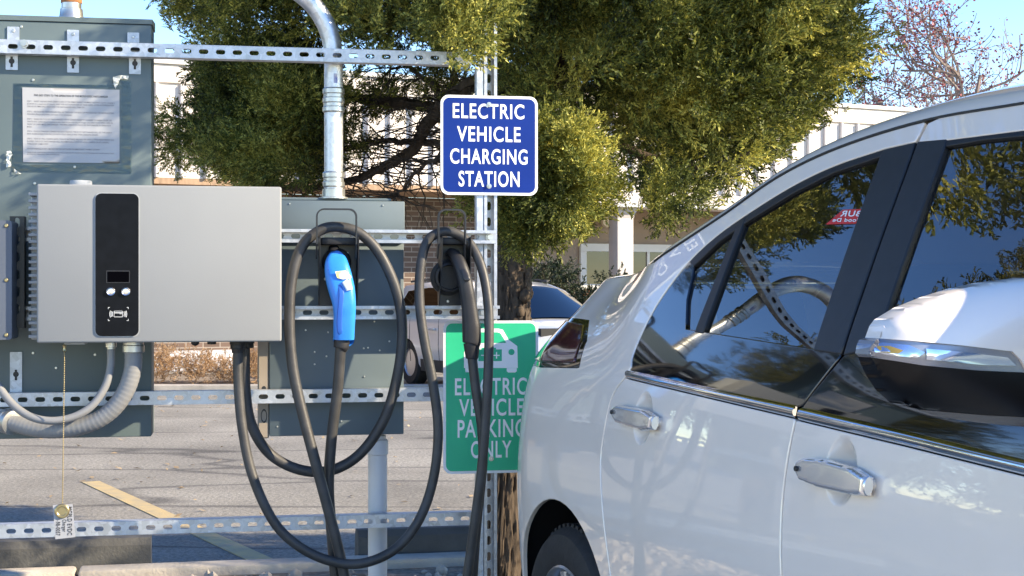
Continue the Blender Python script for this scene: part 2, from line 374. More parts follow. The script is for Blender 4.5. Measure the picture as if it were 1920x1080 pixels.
def region_centres(poly, Y0, Y1, n, rng, hole=.0, f=.0):
    poly = np.array(poly, float); lo, hi = poly.min(0), poly.max(0); out = []
    while len(out) < n:
        q = rng.uniform(lo, hi, (200, 2)); q = q[inside(poly, q)]
        for x, y in q:
            out.append(tuple(at(x, y, rng.uniform(Y0, Y1))))
            if len(out) >= n: break
    return np.array(out)
# ---------------------------------------------------------------- ground
NG = .12                                     # level of the bed and pavement on this side of the kerb
ASPH = asphalt_mat('sunworn_asphalt', (.262, .250, .224)); ASPH2 = asphalt_mat('near_concrete', (.45, .41, .36), False)
CONC = mat('kerb_concrete', (.42, .38, .33), .85, var=.22, vscale=5, bump=.4, bscale=60)
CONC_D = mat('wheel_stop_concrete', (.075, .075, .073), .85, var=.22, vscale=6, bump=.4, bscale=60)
DIRT = mat('gravel_dirt', (.24, .19, .145), .95, var=.45, vscale=30, bump=1, bscale=50)
YEL = mat('worn_yellow_paint', (.56, .41, .19), .8, col2=(.36, .30, .20), vscale=8, detail=10, bump=.3, bscale=80)
tag(MB().box(-900, 900, 6.4, 2500, -.5, 0).build('parking_lot', ASPH), kind='structure')
tag(MB().box(-60, 60, -60, 4.05, -.4, NG).build('pavement', ASPH2), kind='structure')
KA = R(12)
def kb(u, v): return (-.24+u*math.cos(KA)-v*math.sin(KA), 7.24+u*math.sin(KA)+v*math.cos(KA))
pb = [(-60, 4.05), (60, 4.05), kb(60, -.15), kb(-60, -.15)]
tag(MB().prism(pb, -.4, NG-.02, 'xy').build('planting_bed', DIRT), kind='structure')
kerb_root = (kb(0, 0)[0], kb(0, 0)[1], 0)
for i, (u0, u1) in enumerate(((-9, -1.80), (-1.785, 1.2), (1.215, 9))):
    o = MB().rbox(u0, u1, -.15, 0, -.3, .145, .015).build('kerb', CONC); o.location = kerb_root; o.rotation_euler.z = KA; tag(o, kind='structure')
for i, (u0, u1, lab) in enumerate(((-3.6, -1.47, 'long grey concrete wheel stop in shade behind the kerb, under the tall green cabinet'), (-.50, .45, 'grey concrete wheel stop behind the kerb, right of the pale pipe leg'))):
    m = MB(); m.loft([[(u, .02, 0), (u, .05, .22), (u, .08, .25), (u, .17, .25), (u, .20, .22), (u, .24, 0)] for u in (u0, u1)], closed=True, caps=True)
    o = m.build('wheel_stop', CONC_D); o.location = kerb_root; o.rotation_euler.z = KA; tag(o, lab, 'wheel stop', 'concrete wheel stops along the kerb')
a = np.array([-3.98, 10.9]); b = np.array([-1.60, 7.6]); a = np.array([(170-960)*1.42*2800/364/2800, 1.42*2800/364]); b = np.array([(472-960)*1.42/503, 1.42*2800/503]); d = (b-a)/np.linalg.norm(b-a); nrm = np.array([-d[1], d[0]])*.064; b = b+d*.9
tag(MB().prism([a-nrm, b-nrm, b+nrm, a+nrm], .001, .005, 'xy', ).build('parking_line', YEL), kind='structure')
# gravel and leaves
rg = np.random.default_rng(11)
STONE = mat('river_stone', (.36, .31, .26), .8, var=.5, vscale=3, bump=.2, bscale=60)
m = MB()
ico = bmesh.new(); bmesh.ops.create_icosphere(ico, subdivisions=1, radius=1); iv = np.array([tuple(v.co) for v in ico.verts]); ico.verts.index_update(); jf = [[v.index for v in f.verts] for f in ico.faces]; ico.free()
for k in range(900):
    x = rg.uniform(-3, .6); y = rg.uniform(5.2, 7.05+x*.2); s = rg.uniform(.008, .035)
    m.add(iv*s*rg.uniform(.6, 1.3, 3)*(1+rg.normal(0, .08, (len(iv), 1)))+np.array([x, y, NG-.02+s*.3]), jf)
tag(m.build('gravel', STONE, angle=50), kind='stuff')
LEAF = mat('dry_leaf', (.40, .29, .17), .8, var=.5, vscale=2.)
V = []
for k in range(420):
    if k < 220: y = rg.uniform(7.6, 20); x = rg.uniform(-.36*y, .1*y)
    else: y = rg.uniform(17, 20.2); x = rg.uniform(-6.6, -2.2)
    s = rg.uniform(.012, .038); aa = rg.uniform(0, 6.28); c, sn = math.cos(aa)*s, math.sin(aa)*s; z = .006
    V += [(x-c, y-sn, z), (x+sn*.5, y-c*.5, z+rg.uniform(0, .012)), (x+c, y+sn, z+rg.uniform(0, .02)), (x-sn*.5, y+c*.5, z+rg.uniform(0, .012))]
tag(np_mesh('fallen_leaves', V, 4, LEAF), kind='stuff')
# far kerb and hedge
tag(MB().rbox(-14, 16, 20.3, 20.55, -.2, .10, .02).build('far_kerb', CONC), kind='structure')
tag(MB().box(-14, -2.1, 20.55, 23.6, -.2, .06).build('far_bed', DIRT), kind='structure')
HEDGE = leaf_mat('dry_shrub_leaf', (.18, .11, .06), (.50, .32, .18), (.66, .46, .29), .3, 5)
def cloud(n, fn, rng): return np.array([fn(rng) for _ in range(n)])
def shrub(lab, x0, x1):
    rng = np.random.default_rng(int(abs(x0*37)))
    n = int((x1-x0)*70); C = np.stack([rng.uniform(x0, x1, n), rng.uniform(20.9, 21.7, n), rng.uniform(.12, .44, n)], 1)
    C[:, 2] += .05*np.sin(C[:, 0]*5)
    P, D, S = cluster_points(C, np.full(n, .14), 10, rng, .9, (.07, .15))
    o = np_mesh('low_shrub', sprays(P, D, S, SPRAYS, rng), 4, HEDGE); tag(o, lab, 'shrub')
shrub('low dry tan hedge seen under the white charger, along the far kerb', -6.3, -2.45)
# ---------------------------------------------------------------- office building
BA = R(25.4); bo = at(290, 340, 24.0)
bld = empty('office_building', (bo.x, bo.y, 0), BA, 'low office building with cream ribbed fascia, dark brick wall and a columned porch', 'building')
FASC = mat('cream_fascia_panel', (.70, .63, .57), .6, var=.06, vscale=.8, bump=.05, bscale=6); RIB = mat('fascia_rib', (.66, .62, .60), .55, var=.06, vscale=2)
SOFF = mat('soffit_wood', (.34, .22, .14), .7, var=.25, vscale=3, stretch=(6, .3, 1))
BRK = brick_mat('dark_brick', (.105, .070, .055), (.16, .105, .085), (.27, .23, .20)); STUC = mat('tan_stucco', (.33, .25, .19), .9, var=.08, vscale=3, bump=.3, bscale=70)
WFR = mat('white_window_frame', (.66, .65, .62), .5); WGL = mat('dark_window_glass', (.03, .028, .028), .06, var=.4, vscale=2); COLM = mat('column_paint', (.46, .42, .40), .7, var=.06, vscale=3)
ROOFM = mat('flat_roof_gravel', (.4, .38, .36), .9, var=.2, vscale=2)
def bpart(n, mb, m, p=bld): return mb.build(n, m, p)
XL, XR = -9.0, 30.0
bpart('fascia', MB().box(XL, XR, 0, .12, 3.20, 4.72), FASC)
bpart('parapet', MB().rbox(XL, XR, -.05, .30, 4.724, 5.02, .02), FASC)
bpart('parapet_cap', MB().rbox(XL-.05, XR+.05, -.10, .35, 5.024, 5.10, .01), WFR)
m = MB()
for k in range(98): u = XL+.2+k*.40; m.rbox(u, u+.055, -.07, -.002, 3.2, 4.715, .008, 1)
rb = bpart('fascia_ribs', m, RIB)
bpart('roof', MB().box(XL, XR, .35, 14, 4.6, 4.8), ROOFM)
bpart('soffit', MB().box(XL, 7.4, .002, 1.69, 3.10, 3.197), SOFF)
bpart('brick_wall', MB().box(XL, 7.0, 1.7, 1.95, 0, 3.098), BRK)
bpart('ledge', MB().rbox(-.2, 1.75, 1.2, 1.69, 0, .34, .02), mat('pale_ledge', (.55, .56, .60), .6))
# right hand porch
bpart('porch_beam', MB().rbox(7.4, XR, -.04, .5, 2.98, 3.195, .02), mat('beam_paint', (.62, .56, .52), .7, var=.07, vscale=2))
bpart('beam_cap', MB().rbox(7.35, XR, -.14, .55, 2.915, 2.977, .008), WFR)
bpart('porch_ceiling', MB().box(7.4, XR, .56, 1.68, 3.0, 3.08), SOFF)
bpart('stucco_wall', MB().box(7.003, XR, 1.7, 1.95, 0, 3.1), STUC)
for u in (8.72, 12.9, 17.1, 21.3):
    c = bpart('column', MB().rbox(u-.17, u+.17, .05, .39, 0, 2.81, .01), COLM); bpart('capital', MB().loft([[(u-s, .22-s, z), (u+s, .22-s, z), (u+s, .22+s, z), (u-s, .22+s, z)] for s, z in ((.172, 2.72), (.20, 2.82), (.25, 2.912))], closed=True, caps=True), COLM, c)
for u in (8.62, 12.0, 15.4, 18.8):
    fr = MB()
    for x0, x1, z0, z1 in ((u, u+3.1, 2.14, 2.29), (u, u+.13, 1.5, 2.137), (u+2.97, u+3.1, 1.5, 2.137), (u, u+3.1, 1.40, 1.497), (u+1.5, u+1.56, 1.5, 2.137)): fr.box(x0, x1, 1.63, 1.697, z0, z1)
    wf = bpart('window', fr, WFR); bpart('pane', MB().box(u+.131, u+2.969, 1.66, 1.695, 1.498, 2.138), WGL, wf)
    bpart('apron_panel', MB().box(u+.02, u+3.08, 1.64, 1.698, .05, 1.396), mat('red_brick_panel', (.36, .12, .06), .8, var=.2, vscale=8), wf)
lp = MB().lathe([(.0, -.12), (.12, -.12), (.13, -.05), (.09, 0), (.09, .02)], (9.19, 1.68, 2.74)); bpart('wall_lamp', lp, mat('frosted_lamp', (.6, .5, .36), .3))
# dark green shrub by the porch
rng = np.random.default_rng(5)
GSH = leaf_mat('dark_shrub_leaf', (.006, .014, .006), (.02, .035, .012), (.06, .05, .03), .15, 4)
C = np.stack([rng.uniform(.15, 1.45, 70), rng.uniform(21.6, 23.2, 70), rng.uniform(.2, 1.62, 70)], 1)
P, D, S = cluster_points(C, np.full(70, .22), 40, rng, .5, (.12, .2)); tag(np_mesh('porch_shrub', sprays(P, D, S, BROAD, rng), 4, GSH), 'dark green leafy shrub in front of the porch window, behind the parked wagon', 'shrub')
# ---------------------------------------------------------------- strut rack (local frame: u along the rack, w away from the camera, z up)
A0 = np.array([-1.5287, 4.4586]); AL = math.atan2(.2552, 1.4109); CA, SA = math.cos(AL), math.sin(AL)
def ray_u(x, y, w, O):
    dx = (x-960)/F; dz = -(y-540)/F; s = (w+(-SA*O[0]+CA*O[1]))/(-SA*dx+CA); X, Y = s*dx-O[0], s-O[1]
    return (X*CA+Y*SA, CH+s*dz)
_u = ray_u(920, 540, 0, A0)[0]; RO = A0+_u*np.array([CA, SA])
def rk(x, y, w): return ray_u(x, y, w, RO)
def U(x, w=0, y=540): return rk(x, y, w)[0]
def Zp(x, y, w=0): return rk(x, y, w)[1]
def P3(x, y, w): u, z = rk(x, y, w); return (u, w, z)
def W3(u, w, z): return (RO[0]+u*CA-w*SA, RO[1]+u*SA+w*CA, z)
def rthing(name, org, label, cat, group=None): return empty(name, W3(*org), AL, label, cat, group)
def rsolo(mb, name, m, org, label, cat, group=None, angle=35):
    o = mb.build(name, m, None, org, angle); o.location = W3(*org); o.rotation_euler.z = AL; return tag(o, label, cat, group)
def strut(L, face=-1, slots=True, b=.0413, t=.0026, d=.0413, phase=.4):
    """channel along +x from 0, z centred; web at y=0 (face -1: web towards viewer) or open side towards the viewer (face 1)"""
    m = MB(); h = b/2; pitch = .0508; sx, sr = .0143, .0073
    hole = []
    for cx, a0 in ((sx-sr, -90), (-(sx-sr), 90)):
        for k in range(9): a = R(a0+180*k/8); hole.append((cx+sr*math.cos(a), sr*math.sin(a)))
    def ring(x0, x1, c):
        outer = []
        for hx, hz in hole:
            a = math.atan2(hz, hx); l, r = c-x0, x1-c
            cx = (r if hx > 0 else l); k = min(cx/abs(hx) if hx else 1e9, h/abs(hz) if abs(hz) > 1e-6 else 1e9); outer.append((hx*k, hz*k))
        for q in range(len(hole)):        # snap the nearest spokes to the corners
            pass
        for sxn, szn in ((1, 1), (1, -1), (-1, 1), (-1, -1)):
            tx, tz = ((x1-c) if sxn > 0 else -(c-x0)), h*szn
            i = min(range(len(outer)), key=lambda i: (outer[i][0]-tx)**2+(outer[i][1]-tz)**2); outer[i] = (tx, tz)
        n = len(hole); vs = []
        for y in (0, t):
            vs += [(c+p[0], y, p[1]) for p in outer]+[(c+p[0], y, p[1]) for p in hole]
        fs = []
        for i in range(n):
            j = (i+1) % n; fs += [(i, j, n+j, n+i), (2*n+i, 3*n+i, 3*n+j, 2*n+j), (n+i, n+j, 3*n+j, 3*n+i)]
        m.add(vs, fs)
    if slots:
        x = -pitch*phase
        while x < L:
            a, b_ = max(0, x), min(L, x+pitch); c = x+pitch/2
            if c-sx > a+.002 and c+sx < b_-.002: ring(a, b_, c)
            else: m.box(a, b_, 0, t, -h, h)
            x += pitch
    else: m.box(0, L, 0, t, -h, h)
    for s in (-1, 1):
        z0, z1 = sorted((s*h, s*(h-t))); m.box(0, L, t, d, z0, z1)
        z0, z1 = sorted((s*(h-t), s*(h-.0095))); m.box(0, L, d-t, d, z0, z1); m.box(0, L, d-.0085, d-t, *sorted((s*(h-.0095), s*(h-.0095+t))))
        # rounded outer corner
        m.tube([(0, .0012, s*(h-.0012)), (L, .0012, s*(h-.0012))], .0013, 8)
    if face > 0: m.v = [(x, d-y, z) for x, y, z in m.v]
    return m
def place(m, u, w, z, vert=False):
    if vert: m.v = [(u+zz, w+y, z+x) for x, y, zz in m.v]
    else: m.v = [(u+x, w+y, z+zz) for x, y, zz in m.v]
    return m
uP = U(920)
rack = rthing('strut_rack', (uP, 0, NG), 'galvanised slotted strut frame of rails and posts that carries the chargers and signs', 'rack'); rorg = (uP, 0, NG)
u00 = U(-260)
def rail(y_at, x_at, x0, x1, w, face, slots=True, phase=.4, mm=G_STEEL):
    z = Zp(x_at, y_at, w); a = U(x0, w); b = U(x1, w); return place(strut(b-a, face, slots, phase=phase), a, w, z).build('rail', mm, rack, rorg, 30, fix=False)
rail(98.5, 445, -260, 884, 0, -1, phase=.1)
rail(745, 400, -260, 832, 0, -1, phase=.55)
rail(984.5, 445, -260, 886, 0, -1, phase=.2)
rail(443, 720, -260, 931, -.0413, 1, phase=.8)
rail(586, 745, -260, 937, -.0413, 1, phase=.1)
zt = Zp(920, 8, 0)
place(strut(zt-.0, 1, True), U(920), 0, 0.0, True).build('post', G_STEEL, rack, rorg, 30, fix=False)
zt2 = Zp(900, 125, 0)
m = MB(); a, b = U(893.5), U(908); m.rbox(a, b-.001, .002, .0413, 0, zt2, .002, 1); m.build('post', G_DULL, rack, rorg)
place(strut(Zp(30, 408)-Zp(30, 614), -1, True), U(32, -.09), -.09, Zp(30, 614), True).build('upright', BLKM, rack, rorg, 30, fix=False)  # strut standing in shade, its darkness put into a black colour
for x, y, ww in ((918, 445, -.012), (905, 586, -.03), (45, 82, -.004), (917, 586, -.03)):
    m = MB(); u, z = rk(x, y, ww); m.cyl((u, ww, z), (u, ww-.008, z), .009, 6); m.cyl((u, ww+.004, z), (u, ww, z), .013, 16); m.build('bolt', FITT, rack, rorg)
# ---------------------------------------------------------------- green cabinets behind the rails
def each(name, L, m_, parent, org):
    for x, y, w_, r in L: q = MB(); screw(q, x, y, w_, r); q.build(name, m_, parent, org)
def screw(m, x, y, w, r=.004): u, z = rk(x, y, w); m.lathe([(0, -.003), (r*.7, -.0028), (r, -.001), (r, 0)], (u, w, z), n=12)
wf = .046
cab = rthing('electrical_cabinet', (U(130, wf), wf, 0.1), 'tall grey-green steel cabinet with a taped paper notice on its front', 'cabinet'); co = (U(130, wf), wf, 0.1)
x0, x1 = U(-130, wf), U(284, wf); zt = Zp(200, 44, wf); zb = Zp(200, 820, wf)
MB().rbox(x0, x1, wf, wf+.14, zb, zt, .004, 2).build('body', CAB, cab, co)
m = MB(); m.loft([[(x0-.004, wf-.004, zt+.001), (x1+.003, wf-.004, zt+.001), (x1+.003, wf+.15, zt+.001), (x0-.004, wf+.15, zt+.001)], [(x0-.004, wf-.004, zt+.016), (x1+.003, wf-.004, zt+.016), (x1+.003, wf+.15, zt+.03), (x0-.004, wf+.15, zt+.03)]], closed=True, caps=True); m.build('lid', CAB, cab, co, 20)
each('screw', [(x, y, wf, .0045) for x, y in ((62, 150), (140, 313), (65, 344), (40, 50), (62, 662), (140, 778), (105, 690), (206, 690), (178, 665))], FITT, cab, co)
def bracket(x, y0, y1, wpx, key, hole_top):
    u, za = rk(x, y0, wf-.003); zb_ = Zp(x, y1, wf-.003); h = wpx/2/600
    m = MB(); m.prism(rrect(u-h, u+h, zb_, za, .002, 2), wf-.004, wf-.001)
    o = m.build('bracket', G_DULL, cab, co)
    k = MB()
    if key:
        zc = zb_+(za-zb_)*.45; k.lathe([(0, 0), (.0085, 0)], (u, wf-.0046, zc), n=20); k.box(u-.0035, u+.0035, wf-.0047, wf-.0045, zc-.018, zc+.014)
    if hole_top: screw(k, x, y0+(8 if hole_top > 0 else (y1-y0)*.5), wf-.004, .005)
    if k.v: k.build('keyhole' if key else 'rivet', BLKP if key else FITT, o, co)
for x in (25, 137, 250): bracket(x, {25: 50, 137: 56, 250: 61}[x], 80, 21, False, 1)
for x, y in ((22, 131), (137, 136), (253, 139)): bracket(x, 95, y, 21, True, 0)
bracket(30, 660, 736, 21, True, 0)
# cabinet riser pipe
cx = U(134, wf+.08); z0 = zt+.02
m = MB().lathe([(.040, 0), (.040, .006), (.036, .012), (.034, .03), (.034, .034), (.030, .036), (.030, .30)], (cx, wf+.08, z0), 'z', 28)
pr = m.build('riser_pipe', FITT, cab, co); MB().lathe([(.0303, .052), (.0318, .053), (.0318, .07), (.0303, .071)], (cx, wf+.08, z0), 'z', 28).build('rust_band', RUST, pr, co)
# notice
no = (U(133, wf-.003), wf-.003, Zp(133, 306, wf)); note = rthing('notice_sheet', no, 'white printed notice of five charging steps taped to the tall cabinet', 'notice')
a = [rk(x, y, wf-.002) for x, y in ((42, 164), (224, 168.5), (224, 306), (43.5, 304))]
m = MB().prism(a, wf-.0032, wf-.0015, res=.02); m.build('sheet', PAPER, note, no)
u0, u1 = a[0][0], a[1][0]; zT, zB = a[1][1], a[2][1]; Wn, Hn = u1-u0, zT-zB
ink = MB(); thin = MB()
def ln(mb, t, f0, f1, v, h=.026, bold=.012): text_fit(mb, t, u0+Wn*f0, u0+Wn*f1, zT-Hn*(v+h), zT-Hn*v, wf-.0038, bold, keep=True)
ln(ink, 'FIVE EASY STEPS TO THE OPERATION OF THE MCPLD EVDC FASTCHARGER', .12, .88, .085, .034, .02)
body = [(.17, 'STEP 1   INSERT AND/OR SWIPE CREDIT CARD AT THE SEMACONNECT PAYMENT GATEWAY (fee for charging is', .95), (.205, '$5.00/HR for a maximum of 2 hours), WAIT FOR AUTHORIZATION OF YOUR CARD, AFTER AUTHORIZATION', .94), (.24, 'ONE HOUR TIMER WILL BEGIN AND THE FASTCHARGER WILL TURN ON.', .64),
 (.31, 'STEP 2   DELTA EV DC FASTCHARGER WILL GO THROUGH THE BOOT-UP PROCESS AND THE INITIALIZATION', .94), (.345, 'PROCESS (Please be patient, this takes a few moments).', .51),
 (.41, 'STEP 3   WHEN DELTA EV DC FASTCHARGER TOP OF SCREEN READS \'EV CHARGER\' IN GREEN COLOR USE', .92), (.445, 'WHITE RFID CARD (found attached to the chain on the side tray of charger unit) AND PLACE RFID CARD IN', .93), (.48, 'FRONT OF CARD IMAGE ON CHARGER.  THIS RFID CARD PUTS THE EV DC FASTCHARGER IN OPERATION', .91), (.515, 'MODE.', .10),
 (.575, 'STEP 4   PLUG EV CHARGER CONNECTOR INTO YOUR EV. THE EV DC FASTCHARGER WILL GO THROUGH A', .92), (.61, 'BRIEF INTERCONNECTION PROCESS WITH YOUR VEHICLE AND THEN CHARGING BEGINS.', .78),
 (.675, 'STEP 5   YOUR EV WILL CHARGE UNTIL YOUR EV BATTERIES ARE FULL OR UNTIL A TWO-HOUR PERIOD HAS', .94), (.71, 'ELAPSED. THE EV DC FASTCHARGER WILL AUTOMATICALLY STOP AT A FULL CHARGE OR AT 2 HOURS,', .89), (.745, 'WHICHEVER COMES FIRST.', .27),
 (.81, 'TO STOP CHARGING AT ANY TIME PUSH THE \'END\' BUTTON ON THE SEMACONNECT PAYMENT GATEWAY.', .80), (.862, 'PLEASE, PLEASE, PLEASE DO NOT PUSH EITHER OF THE TWO LIT BUTTONS ON THE DELTA EV DC FASTCHARGING UNIT, PUSHING ONE OF THESE', .94), (.887, 'BUTTONS WILL OPERATIONAL PANEL CHARGER IS ON.', .38)]
for v, t, e in body: ln(thin, t, .05, e, v, .027 if v < .85 else .02, .006)
ink.build('heading', INK, note, no, 0, fix=False); thin.build('lettering', INK_L, note, no, 0, fix=False)
tp_ = MB()
for pts in ([(26, 156), (243, 160), (243, 166), (26, 161)], [(228, 150), (246, 152), (247, 326), (228, 326)], [(26, 158), (40, 158), (41, 318), (24, 318)], [(22, 309), (246, 309), (246, 326), (22, 322)]):
    tp_.prism([rk(x, y, wf-.001) for x, y in pts], wf-.0014, wf-.0006, res=.02)
tp_.build('tape_film', TAPE, note, no, 0, fix=False)
rg = np.random.default_rng(2)
for pts in ([(212, 145), (228, 141), (242, 143), (240, 149), (226, 148), (220, 160), (217, 167), (213, 158)], [(12, 284), (20, 282), (24, 290), (18, 300), (22, 312), (12, 314)], [(26, 316), (34, 322), (40, 326), (28, 326)]):
    v, f, pp = triangulate([rk(x, y, wf-.004) for x, y in pts], .006); MB().add([(p[0], wf-.003-rg.uniform(0, .010), p[1]) for p in v], f).build('loose_tape', TAPEW, note, no, 0, fix=False)
# second cabinet
wg = .048; c2o = (U(630, wg), wg, .1); cab2 = rthing('wiring_cabinet', c2o, 'smaller blue-grey steel cabinet behind the blue plug, fed by a conduit from above', 'cabinet')
x0, x1 = U(505, wg), U(757, wg); zT2, zB2 = Zp(700, 455, wg), Zp(700, 815, wg)
MB().rbox(x0, x1, wg, wg+.20, zB2, zT2, .003, 2).build('body', CAB2, cab2, c2o)
zh = Zp(700, 377, wg-.012)
MB().rbox(x0-.01, x1+.002, wg-.012, wg+.205, zT2+.001, zh, .003, 2).build('hood', CAB2, cab2, c2o)
MB().rbox(U(500, wg), U(735, wg), wg+.02, wg+.19, zh+.001, zh+.011, .003, 1).build('lid', CAB2, cab2, c2o)
m = MB().rbox(U(484, wg), x0-.001, wg+.004, wg+.19, zB2-.006, Zp(495, 560, wg), .003, 1); sp = m.build('side_flange', TANP, cab2, c2o)
m = MB(); u, z = rk(495, 780, wg+.003); m.lathe([(.010, 0), (.011, -.001), (.013, -.001), (.014, 0)], (u, wg+.0042, z), n=24); m.v = [(u+(p[0]-u)*.7, p[1], p[2]+(p[2]-z)*.6) for p in m.v]; m.build('knockout', BLKM, sp, c2o); MB().lathe([(0, -.001), (.006, -.001), (.007, 0)], (u, wg+.0042, Zp(495, 728, wg)), n=16).build('hole', BLKM, sp, c2o)
each('screw', [(x, y, wg if y > 455 else wg-.012, .003) for x, y in ((543, 382), (718, 385), (573, 464), (590, 660), (615, 623), (573, 619), (682, 653), (690, 652), (702, 603), (712, 657), (590, 683), (568, 732), (550, 660), (612, 668), (730, 640), (683, 706), (640, 790), (520, 800))], FITT, cab2, c2o)
# conduit
wc = .085; ko = (U(625, wc), wc, zh); kon = rthing('steel_conduit', ko, 'fat shiny steel conduit bending left out of the top of the smaller cabinet', 'conduit')
path = spline([P3(625.5, 372, wc), P3(625.5, 330, wc), P3(625.5, 240, wc), P3(625.5, 150, wc), P3(625, 112, wc), P3(621, 75, wc), P3(607, 38, wc), P3(583, 5, wc), P3(548, -22, wc), P3(505, -40, wc), P3(380, -66, wc), P3(200, -90, wc), P3(-100, -120, wc)], 8)
MB().tube(path, .0295, 28).build('pipe', EMT, kon, ko)
def coupling(y0, y1, rings):
    u, za = rk(625.5, y1, wc); zb_ = Zp(625.5, y0, wc); pr = [(.030, 0), (.0315, .001)]; H = zb_-za
    for a, b in rings: pr += [(.0318, H*a-.003), (.0345, H*a), (.0345, H*b), (.0318, H*b+.003)]
    pr += [(.0315, H-.001), (.030, H)]
    MB().lathe(pr, (u, wc, za), 'z', 32).build('coupling', FITT, kon, ko)
coupling(165, 212, [(.06, .22), (.42, .58), (.78, .94)]); coupling(322, 352, [(.1, .35), (.65, .9)])
u, za = rk(625.5, 373, wc); MB().lathe([(.046, 0), (.046, .005), (.036, .007), (.036, .03), (.03, .032)], (u, wc, za), 'z', 32).build('hub', FITT, kon, ko)
m = MB()
for i in range(9):
    for a, rr in ((-1.62+i*.045, .02985),): m.add([(u+rr*math.cos(a+q), wc+rr*math.sin(a+q), z) for q, z in ((0, Zp(630, 158, wc)), (.047, Zp(630, 158, wc)), (.047, Zp(630, 140, wc)), (0, Zp(630, 140, wc)))], [(0, 1, 2, 3)])
m.build('sticker', mat('printed_sticker', (.10, .14, .42), .5, col2=(.6, .62, .66), vscale=60), kon, ko)
# pipe leg
wl = .11; po = (U(708, wl), wl, NG-.03); leg = rthing('pipe_leg', po, 'pale grey plastic pipe standing under the smaller cabinet', 'pipe')
MB().tube([(po[0], wl, -.1), (po[0], wl, Zp(708, 836, wl))], .0305, 28).build('pipe', POSTW, leg, po)
m = MB().lathe([(.031, 0), (.034, .002), (.034, .045), (.030, .048), (.027, .05), (.027, Zp(708, 816, wl)-Zp(708, 852, wl))], (po[0], wl, Zp(708, 852, wl)), 'z', 28); m.build('collar', POSTW, leg, po)
# ---------------------------------------------------------------- charger
wq = -.235; cho = (U(300, wq), wq, Zp(300, 642, wq)); chg = rthing('wall_charger', cho, 'wide light grey fast charger with a black touch panel, bolted on the rack', 'charger')
cor = [rk(x, y, wq) for x, y in ((68.5, 345.5), (528, 349.5), (528, 641), (68.5, 643))]
x0 = (cor[0][0]+cor[3][0])/2; x1 = (cor[1][0]+cor[2][0])/2; zt = (cor[0][1]+cor[1][1])/2; zb = (cor[2][1]+cor[3][1])/2
m = MB(); m.rbox(x0, x1, wq, wq+.085, zb, zt, .006, 3); m.build('front_cover', CHG, chg, cho)
m = MB().rbox(x0-.006, x1-.01, wq+.0855, -.045, zb+.004, zt-.004, .004, 2)
nf = 22
for k in range(nf): z = zb+.012+(zt-zb-.04)*k/(nf-1); m.rbox(x0-.034, x0-.0055, wq+.05+.04, -.05, z, z+.0085, .001, 1)
m.build('heat_sink_body', CHG_D, chg, cho)
MB().rbox(x0-.03, x0-.0056, wq+.11, -.06, zb+.006, zt-.03, .003, 1).build('side_core', CHG_D, chg, cho)
m = MB(); a0, z1 = rk(179, 362.5, wq-.002); a1, z0 = rk(260, 630, wq-.002)
pan = MB().prism(rrect(a0, a1, z0, z1, .017, 8), wq-.004, wq+.002).build('touch_panel', BLKG, chg, cho, 30)
MB().prism(rrect(a0-.0025, a1+.0025, z0-.0025, z1+.0025, .019, 8), wq-.0015, wq+.001).build('panel_bezel', CHG_D, chg, cho, 30)
def pr_(x0_, y0_, x1_, y1_, r, w0, w1): b0, c1 = rk(x0_, y0_, w0); b1, c0 = rk(x1_, y1_, w0); return MB().prism(rrect(b0, b1, c0, c1, r, 4), w0, w1)
yy = wq-.0042
pr_(199, 507, 243.5, 530.5, .002, yy-.0006, yy).build('display_bezel', BLKP, pan, cho); pr_(201, 509, 242, 529, .001, yy-.001, yy-.0007).build('display', SCREEN, pan, cho)
for x in (208, 236):
    u, z = rk(x, 546.5, yy); b = MB().lathe([(.0125, 0), (.0125, -.004), (.0112, -.0055), (.0098, -.005), (.0085, -.0035), (0, -.0042)], (u, yy, z), n=32).build('button', BTN, pan, cho)
ic = MB(); iw = yy-.0009
def outline(mb, poly, t, w0):
    A = offset(poly, t); P = clean(poly)
    if area2(P) < 0: P = P[::-1]
    n = len(P); mb.add([(p[0], w0, p[1]) for p in P]+[(p[0], w0, p[1]) for p in A], [(i, (i+1) % n, n+(i+1) % n, n+i) for i in range(n)])
b0, c1 = rk(213.5, 583, iw); b1, c0 = rk(230, 594.5, iw); outline(ic, rrect(b0, b1, c0, c1, .002, 3), .0011, iw); ic.box(b0+.001, b1-.001, iw-.0001, iw, c1-.0065, c1-.0045); ic.box(b1-.009, b1-.003, iw-.0001, iw, c1-.0088, c1-.0078)
uc, zc = (b0+b1)/2, (c0+c1)/2
for s in (-1, 1):
    for rr in (.0155, .019, .0225):
        pts = [(uc+s*(rr*math.cos(a)+.0005), zc+rr*math.sin(a)) for a in np.linspace(-.42, .42, 9)]; pts2 = [(uc+s*((rr+.0014)*math.cos(a)+.0005), zc+(rr+.0014)*math.sin(a)) for a in np.linspace(-.42, .42, 9)]
        ic.add([(p[0], iw, p[1]) for p in pts+pts2], [(i, i+1, 10+i, 9+i) for i in range(8)])
for sx in (-1, 1):
    for sz in (-1, 1):
        u, z = uc+sx*.0285, zc+sz*.0195; ic.box(*sorted((u, u-sx*.005)), iw-.0001, iw, *sorted((z, z-sz*.0011))); ic.box(*sorted((u, u-sx*.0011)), iw-.0001, iw, *sorted((z-sz*.0012, z-sz*.005)))
ic.build('card_symbol', WHT, pan, cho, 0, fix=False)
u = U(151, wq+.1); MB().lathe([(.036, 0), (.036, .006), (.032, .0075), (.032, .016), (.030, .019), (0, .020)], (u, wq+.11, zt-.001), 'z', 30).build('top_cap', CHG_D, chg, cho)
for x, y in ((430, 347), (470, 348)): u = U(x, wq+.1); MB().cyl((u, wq+.1, zt-.003), (u, wq+.1, zt+.004), .009, 8).build('bolt_head', FITT, chg, cho)
